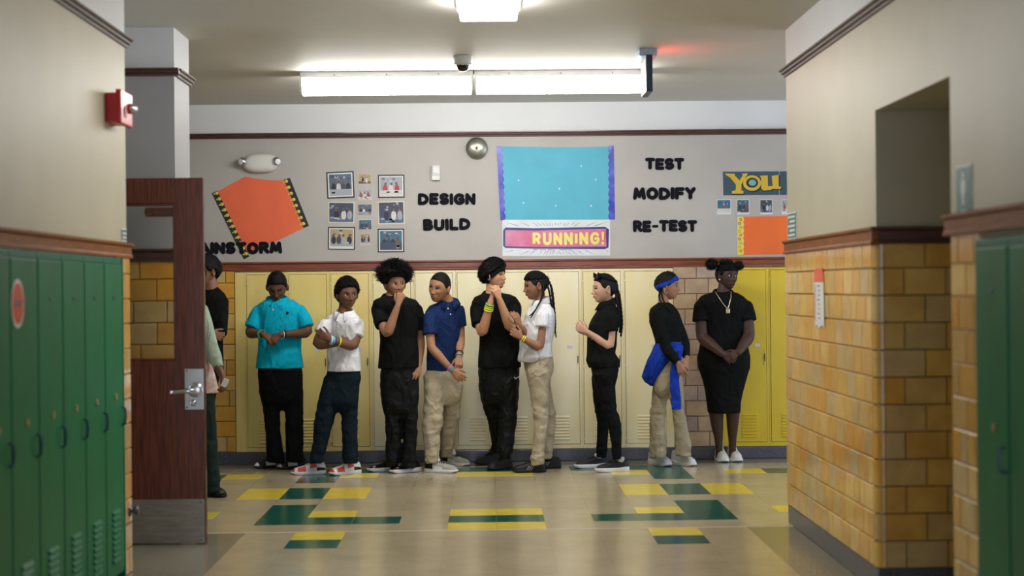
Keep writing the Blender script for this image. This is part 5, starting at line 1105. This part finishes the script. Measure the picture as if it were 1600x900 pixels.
# 6 girl in white polo with long braids, facing left
p = Person(dict(label='girl in white polo with long black braids, facing left', Y=12.88, feet=(836, 736), skin=(.27, .13, .075), seed=6, head=(837, 446), hyaw=-78, hpitch=8, hs=1.01, neck=(846, 473), nk=.85, tyaw=-74, k=.74, eyeopen=.6, face=dict(brow=.7, lipcol=(.85, .5, .5)),
    top=[(470, 839, 855), (475, 834, 860), (483, 827, 864), (492, 821, 866), (505, 817, 866), (520, 814, 865), (535, 813, 862), (548, 812, 862), (557, 812, 862), (565, 811, 850)], topmat=WHITE, topname='polo_shirt',
    arms=[dict(sh=(849, 489, .13), el=(844, 544, .17), wr=(815, 528, .2), hand=(803, 519, .2), n=(0, 1, 0), thumb=-1, curl=.7, r=.95, sleeve=.40, sr=1.12), dict(sh=(843, 489, -.10), el=(826, 528, .06), wr=(812, 508, .14), hand=(804, 489, .16), n=(-.5, 1, 0), thumb=1, curl=.4, r=.92, sleeve=.35, hsz=.88)],
    hips=[(550, 816, 861), (566, 818, 865), (580, 821, 864), (594, 824, 859)], legs=[dict(r=[(580, 821, 862), (604, 826, 857), (638, 832, 857), (667, 835, 856), (702, 831, 851), (727, 829, 850)], dy=(.06, .12)), dict(r=[(585, 828, 861), (604, 834, 860), (638, 840, 867), (660, 843, 868), (684, 842, 866), (717, 842, 862)], dy=(-.06, -.14))], legmat=KHAKI, pwr=.011,
    shoes=[dict(x=826, y=738, yaw=-86, kind='stripe'), dict(x=850, y=732, yaw=-86, kind='stripe')])).build()
h = p.hair_cap(uni(.010, .008, .012), .002, strands=0, seed=6)
p.band(.072, .008, .028, .013, BLACK, 'head_wrap'); ball(p, p.W((853, 438)), .034, 60, .012, (.8, .8, 1), 'braid_knot', None, 6)
for i, q in enumerate(([(852, 432, .0), (860, 445, .02), (864, 475, .03), (866, 500, .03), (869, 528, .03)], [(854, 434, -.02), (862, 450, .0), (866, 480, .0), (868, 505, .0), (867, 522, .0)], [(852, 436, .03), (858, 455, .05), (862, 480, .06), (865, 505, .05), (866, 516, .05)], [(850, 440, .05), (848, 462, .08), (838, 482, .14), (829, 497, .16)], [(850, 442, .06), (846, 466, .09), (836, 485, .15), (827, 494, .16)])): p.braid(q, .0095, .0045)
p.collar(WHITE, -70, r=(.052, .050), h=.03, drop=.03)
p.bracelet(p.S['arms'][0], .88, BRC['yellow'], .0285, .004); p.bracelet(p.S['arms'][0], .96, BRC['yellow'], .0285, .004)
# 7 girl in black polo with cat ears, facing left
p = Person(dict(label='girl in black polo and jeans wearing a cat ear headband', Y=12.86, feet=(940, 735), skin=(.53, .31, .215), seed=7, head=(944, 451), hyaw=-76, hpitch=2, hs=1.03, neck=(950, 475), nk=.85, tyaw=-84, k=.74, eyeopen=.75, face=dict(brow=.75, lipcol=(.85, .5, .48)),
    top=[(472, 941, 958), (478, 937, 962), (486, 932, 965), (496, 926, 966), (507, 921, 965), (522, 919, 964), (538, 918, 963), (552, 917, 961), (563, 918, 965), (574, 922, 966)], topmat=BLACK, topname='polo_shirt',
    arms=[dict(sh=(956, 491, .12), el=(954, 543, .13), wr=(917, 518, .16), hand=(903, 511, .15), n=(0, 1, .2), thumb=-1, curl=.75, r=.93, sleeve=.5, sr=1.1, hsz=.88), dict(sh=(950, 491, -.12), el=(946, 541, -.06), wr=(918, 521, .06), hand=(905, 513, .08), n=(0, -1, .2), thumb=1, curl=.75, r=.93, sleeve=.45, hsz=.88)],
    hips=[(562, 921, 964), (578, 924, 967), (590, 926, 963), (602, 928, 961)], legs=[dict(r=[(585, 925, 966), (604, 931, 961), (640, 941, 964), (662, 949, 971), (693, 955, 971), (718, 957, 971)], dy=(.06, .15)), dict(r=[(590, 924, 955), (627, 927, 953), (653, 932, 952), (671, 933, 951), (714, 931, 948)], dy=(-.06, -.16))], legmat=BLK2, pwr=.006,
    shoes=[dict(x=923, y=731, yaw=-80, kind='blackwhite'), dict(x=956, y=737, yaw=-80, kind='blackwhite')])).build()
p.hair_cap(uni(.010, .006, .012), .002, strands=160, slen=.012, seed=7)
hb = p.band(.078, .030, .012, .016, BLACK, 'cat_ear_headband')
CRED = mat('cat_ear_red', (.30, .015, .02), .6, var=.1)
for sx in (-1, 1):
    b = MB(); c = Vector((sx*.046, .048, .098)); tip = Vector((sx*.060, .066, .134)); w1, w2 = Vector((.028, -.014, .008)), Vector((.004, .014, -.004))
    b.add([p.hm @ q for q in (c-w1-w2, c+w1-w2, c+w1+w2, c-w1+w2, tip)], [(0, 1, 4), (1, 2, 4), (2, 3, 4), (3, 0, 4), (3, 2, 1, 0)]); e = p.mpart('cat_ear', b, BLACK, hb, False)
    b = MB(); f_ = Vector((0, .003, .001)); b.add([p.hm @ q for q in (c-w1*.6+w2*1.25+f_, c+w1*.6+w2*1.25+f_, tip.lerp(c, .25)+f_*2, c-w1*.6+w2+f_*.2, c+w1*.6+w2+f_*.2, tip.lerp(c, .25)+f_*.4)], [(0, 1, 2), (5, 4, 3), (0, 3, 4, 1), (1, 4, 5, 2), (2, 5, 3, 0)]); p.mpart('ear_lining', b, CRED, hb, False)
ball(p, p.W((961, 446)), .026, 60, .012, (.8, .9, 1.1), 'braid_knot', None, 7)
for q in ([(960, 442), (967, 460, .01), (970, 480, .02), (972, 505, .02), (970, 526, .02)], [(961, 446, -.02), (966, 466, -.01), (968, 490, 0), (969, 510, 0), (968, 520, 0)], [(960, 447, .03), (964, 468, .04), (967, 490, .05), (967, 512, .05)]): p.braid(q, .0125, .008)
p.collar(BLACK, -80, r=(.050, .050), h=.03, drop=.025)
p.line_on([(925, 524), (925, 531)], .003, BTN, 'zip_pull')
# 8 girl in black top with blue headband and jacket round her waist
p = Person(dict(label='girl with blue headband and blue jacket tied round her waist', Y=13.03, feet=(1049, 729), skin=(.33, .165, .095), seed=8, head=(1043, 447), hyaw=76, hpitch=2, hs=.98, neck=(1036, 474), nk=.82, tyaw=66, pyaw=45, k=.74, eyeopen=.7, face=dict(brow=.7, lipcol=(.85, .5, .48)),
    top=[(472, 1029, 1043), (476, 1023, 1050), (482, 1016, 1056), (491, 1014, 1062), (503, 1015, 1066), (517, 1019, 1068), (530, 1023, 1069), (542, 1026, 1069), (553, 1027, 1066)], topmat=BLACK, topname='long_sleeved_top',
    arms=[dict(sh=(1026, 488, .12), el=(1041, 545, .16), wr=(1060, 568, .22), hand=(1066, 582, .22), n=(.2, 1, 0), thumb=1, curl=.45, r=.92, sleeve=1.93, hsz=.88), dict(sh=(1050, 487, -.08), el=(1069, 535, .02), wr=(1073, 560, .12), hand=(1070, 578, .17), n=(-.6, .7, 0), thumb=-1, curl=.45, r=.92, sleeve=1.93, hsz=.88)],
    hips=[(545, 1030, 1064), (565, 1026, 1066), (590, 1021, 1067), (606, 1020, 1067)], legs=[dict(r=[(600, 1020, 1046), (618, 1019, 1043), (655, 1015, 1039), (684, 1015, 1041), (714, 1016, 1041)], dy=(0, -.03)), dict(r=[(596, 1042, 1067), (618, 1046, 1068), (640, 1050, 1069), (664, 1053, 1073), (693, 1056, 1080), (712, 1054, 1080)], dy=(0, -.04))], legmat=KHAKI2, pwr=.009,
    shoes=[dict(x=1031, y=727, yaw=30, kind='white', high=1.4), dict(x=1068, y=727, yaw=34, kind='white', high=1.4)])).build()
p.hair_cap(uni(.012, .010, .012), .003, strands=120, slen=.016, seed=8)
p.band(.020, .046, .017, .017, BLUEJ, 'headband')
for q in ([(1033, 455, .05), (1036, 468, .09), (1043, 480, .13), (1050, 488, .13)], [(1031, 455, .0), (1030, 466, .06), (1036, 476, .11), (1044, 486, .12)]): p.braid(q, .008, .004)
b = MB(); c = p.hm @ Vector((.0735, -.004, -.05)); b.tube([c+Vector((0, -.004, .014*math.cos(t*PI/6)))+Vector((.010*math.sin(t*PI/6), 0, 0)) for t in range(13)], .002, 6); p.mpart('hoop_earring', b, GOLDM)
jb = MB(); jb.rings([p.sec(r_, 55, .85) for r_ in ((534, 1026, 1068, .02), (541, 1022, 1068, .02), (550, 1018, 1066, .02), (562, 1012, 1052, .03), (575, 1008, 1042, .04), (588, 1004, 1031, .04), (596, 1008, 1026, .04), (603, 1016, 1023, .04))], n=26)
jb.rings([p.sec(r_, 20, .4) for r_ in ((540, 1056, 1069, .12), (560, 1050, 1066, .15), (585, 1046, 1062, .15), (604, 1046, 1062, .15), (622, 1048, 1064, .14), (640, 1049, 1064, .14))], n=20)
jb.rings([p.sec(r_, 20, .5) for r_ in ((538, 1050, 1068, .12), (548, 1050, 1068, .16), (558, 1052, 1066, .15))], n=18)
v, nn, f = remesh(jb, .007, 2); v = p.wrinkle(v, nn, .007, 9, 6, 4.); p.part('tied_jacket', v, f, BLUEJ)
# 9 girl in a black dress, hands folded
p = Person(dict(label='girl in black dress and white sneakers with two hair puffs', Y=13.35, feet=(1137, 721), skin=(.058, .027, .018), seed=9, head=(1136, 431), hyaw=30, hpitch=2, hroll=-3, hs=1.03, neck=(1130, 457), tyaw=3, k=.68, gaze=(.7, .1), bare=True, face=dict(lipcol=(1.2, .8, .8), brow=.5),
    top=[(456, 1117, 1145), (458, 1106, 1152), (463, 1095, 1162), (470, 1089, 1169), (482, 1090, 1171), (500, 1096, 1168), (520, 1096, 1167), (540, 1093, 1168), (558, 1090, 1172), (575, 1091, 1172), (595, 1098, 1166), (612, 1102, 1161), (630, 1105, 1157), (645, 1107, 1156)], topmat=BLACK, topname='dress', twr=.004,
    arms=[dict(sh=(1096, 474, .02), el=(1096, 527, .08), wr=(1129, 553, .24), hand=(1144, 563, .24), n=(0, 1, 0), thumb=1, curl=.45, r=1.38, sleeve=.54, sr=1.0), dict(sh=(1164, 474, .02), el=(1171, 525, .08), wr=(1154, 550, .23), hand=(1138, 560, .26), n=(0, 1, 0), thumb=-1, curl=.5, r=1.38, sleeve=.54, sr=1.0)],
    legs=[dict(r=[(600, 1104, 1130), (643, 1107, 1131), (655, 1109, 1130), (670, 1112, 1130), (685, 1116, 1129), (700, 1118, 1129), (716, 1118, 1130)], dy=(0, -.10)), dict(r=[(600, 1134, 1158), (643, 1134, 1156), (655, 1135, 1155), (670, 1136, 1153), (685, 1138, 1151), (700, 1139, 1150), (716, 1139, 1151)], dy=(0, -.10))], legmat=BLACK,
    shoes=[dict(x=1127, y=720.5, yaw=4, kind='offwhite', high=1.5), dict(x=1147, y=720, yaw=8, kind='offwhite', high=1.5)])).build()
p.hair_cap(uni(.012, .012, .014), .003, strands=60, slen=.008, seed=9)
p.band(.066, .012, .034, .015, BLACK, 'head_wrap')
ball(p, p.W((1112, 413, .0)), .050, 420, .022, (1, 1, .85), 'hair_puff', None, 9); ball(p, p.W((1154, 415, .03)), .040, 330, .018, (1, 1, .9), 'hair_puff', None, 12); ball(p, p.W((1134, 409, .02)), .040, 120, .012, (1.5, 1, .5), 'hair_puff', None, 15)
q = p.hm @ Vector((.079, .004, -.034)); p.mpart('pearl_earring', MB().lathe([(0, -.008), (.006, -.005), (.008, 0), (.006, .005), (0, .008)], q, 'z', 12), BTN)
p.collar(BLACK, 3, r=(.066, .062), h=.02, drop=.03, cz=0.)
p.line_on([(1115, 452), (1121, 462), (1129, 474), (1136, 482)], .0042, GOLDM, 'necklace_chain', None, .005); p.line_on([(1142, 453), (1142, 465), (1139, 476), (1137, 482)], .0042, GOLDM, 'necklace_chain', None, .005)
h_ = p.on_front(1137, 485.5)
if h_:
    c = h_[0]; b = MB(); b.bbox(c.x-.017, c.y-.012, c.z-.022, c.x+.017, c.y-.003, c.z+.018, .004); b.bbox(c.x-.010, c.y-.016, c.z-.012, c.x+.010, c.y-.012, c.z+.010, .002); p.mpart('pendant', b, GOLDM)
# 10 woman in black behind the door
p = Person(dict(label='woman in black with pinned-up hair, half hidden behind the wooden door', student=False, Y=12.7, feet=(322, 738), skin=(.22, .105, .062), seed=10, head=(324, 424), hyaw=-50, hpitch=6, hs=1.02, neck=(330, 450), tyaw=-15, gaze=(-.3, 0),
    top=[(447, 321, 339), (452, 312, 344), (459, 303, 351), (468, 299, 355), (485, 299, 355), (505, 300, 351), (530, 303, 349), (555, 303, 349), (578, 302, 350)], topmat=BLACK, topname='jacket',
    arms=[dict(sh=(306, 472), el=(305, 521, .1), wr=(328, 522, .17), hand=(337, 524, .16), n=(0, 1, 0), thumb=1, curl=.6, sleeve=1.9), dict(sh=(347, 470), el=(346, 523, .08), wr=(326, 518, .13), hand=(314, 515, .12), n=(0, 1, 0), thumb=-1, curl=.5, sleeve=1.9)],
    hips=[(566, 305, 346), (600, 307, 342), (620, 308, 338)], legs=[dict(r=[(610, 308, 323), (660, 309, 322), (729, 311, 322)], dy=(0, 0)), dict(r=[(610, 321, 336), (660, 321, 334), (729, 322, 333)], dy=(0, 0))], legmat=BLK2,
    shoes=[dict(x=314, y=738, yaw=-20, kind='flat'), dict(x=326, y=738, yaw=-8, kind='flat')])).build()
p.hair_cap(uni(.028, .020, .022), .006, strands=260, slen=.02, seed=10); ball(p, p.W((337, 416, .0)), .042, 120, .02, (1, 1, 1.1), 'hair_bun', None, 21)
# 11 woman in sage sweater nearer the door
p = Person(dict(label='woman in sage cardigan and floral blouse, mostly hidden by the wooden door', student=False, Y=11.5, feet=(318, 775), skin=(.17, .08, .045), seed=11, head=(297, 428), hyaw=-30, hs=1.02, neck=(297, 458), tyaw=30,
    top=[(456, 289, 307), (462, 284, 314), (471, 280, 319), (485, 279, 321), (520, 281, 321), (550, 281, 324), (574, 281, 328)], topmat=SAGE, topname='cardigan',
    arms=[dict(sh=(314, 482), el=(331, 548, .04), wr=(347, 588, .1), hand=(350, 602, .1), n=(-.8, .3, 0), thumb=1, curl=.7, r=1.05, sleeve=1.16), dict(sh=(287, 482, -.1), el=(285, 548, -.1), wr=(287, 590), hand=(287, 606), n=(1, .3, 0), thumb=-1, curl=.4, sleeve=1.16)],
    hips=[(590, 285, 330), (615, 284, 334), (640, 286, 335)], legs=[dict(r=[(620, 303, 335), (652, 306, 337), (700, 312, 340), (740, 316, 343), (769, 318, 344)], dy=(0, 0)), dict(r=[(620, 284, 312), (700, 284, 306), (766, 284, 304)], dy=(-.05, -.05))], legmat=DGREEN,
    shoes=[dict(x=336, y=775, yaw=35, kind='flat'), dict(x=297, y=772, yaw=20, kind='flat')])).build()
p.hair_cap(uni(.02, .02, .03), .004, strands=100, slen=.015, seed=11)
jb = MB(); jb.rings([p.sec(r_, 30, .7) for r_ in ((560, 281, 327), (580, 280, 332), (600, 281, 338), (614, 284, 341))], n=26); v, nn, f = remesh(jb, .008, 2); v = p.wrinkle(v, nn, .008, 14, 3, 2.); p.part('floral_blouse', v, f, FLORAL)
c = p.W((351, 598, .14)); tp = tag(MB().bbox(-.018, -.006, -.03, .022, .006, .03, .002).obj('folded_paper', FWHITE), 'small white folded paper held in a hand beside the wooden door', 'paper'); tp.location = c; tp.rotation_euler = (.2, .4, .3)
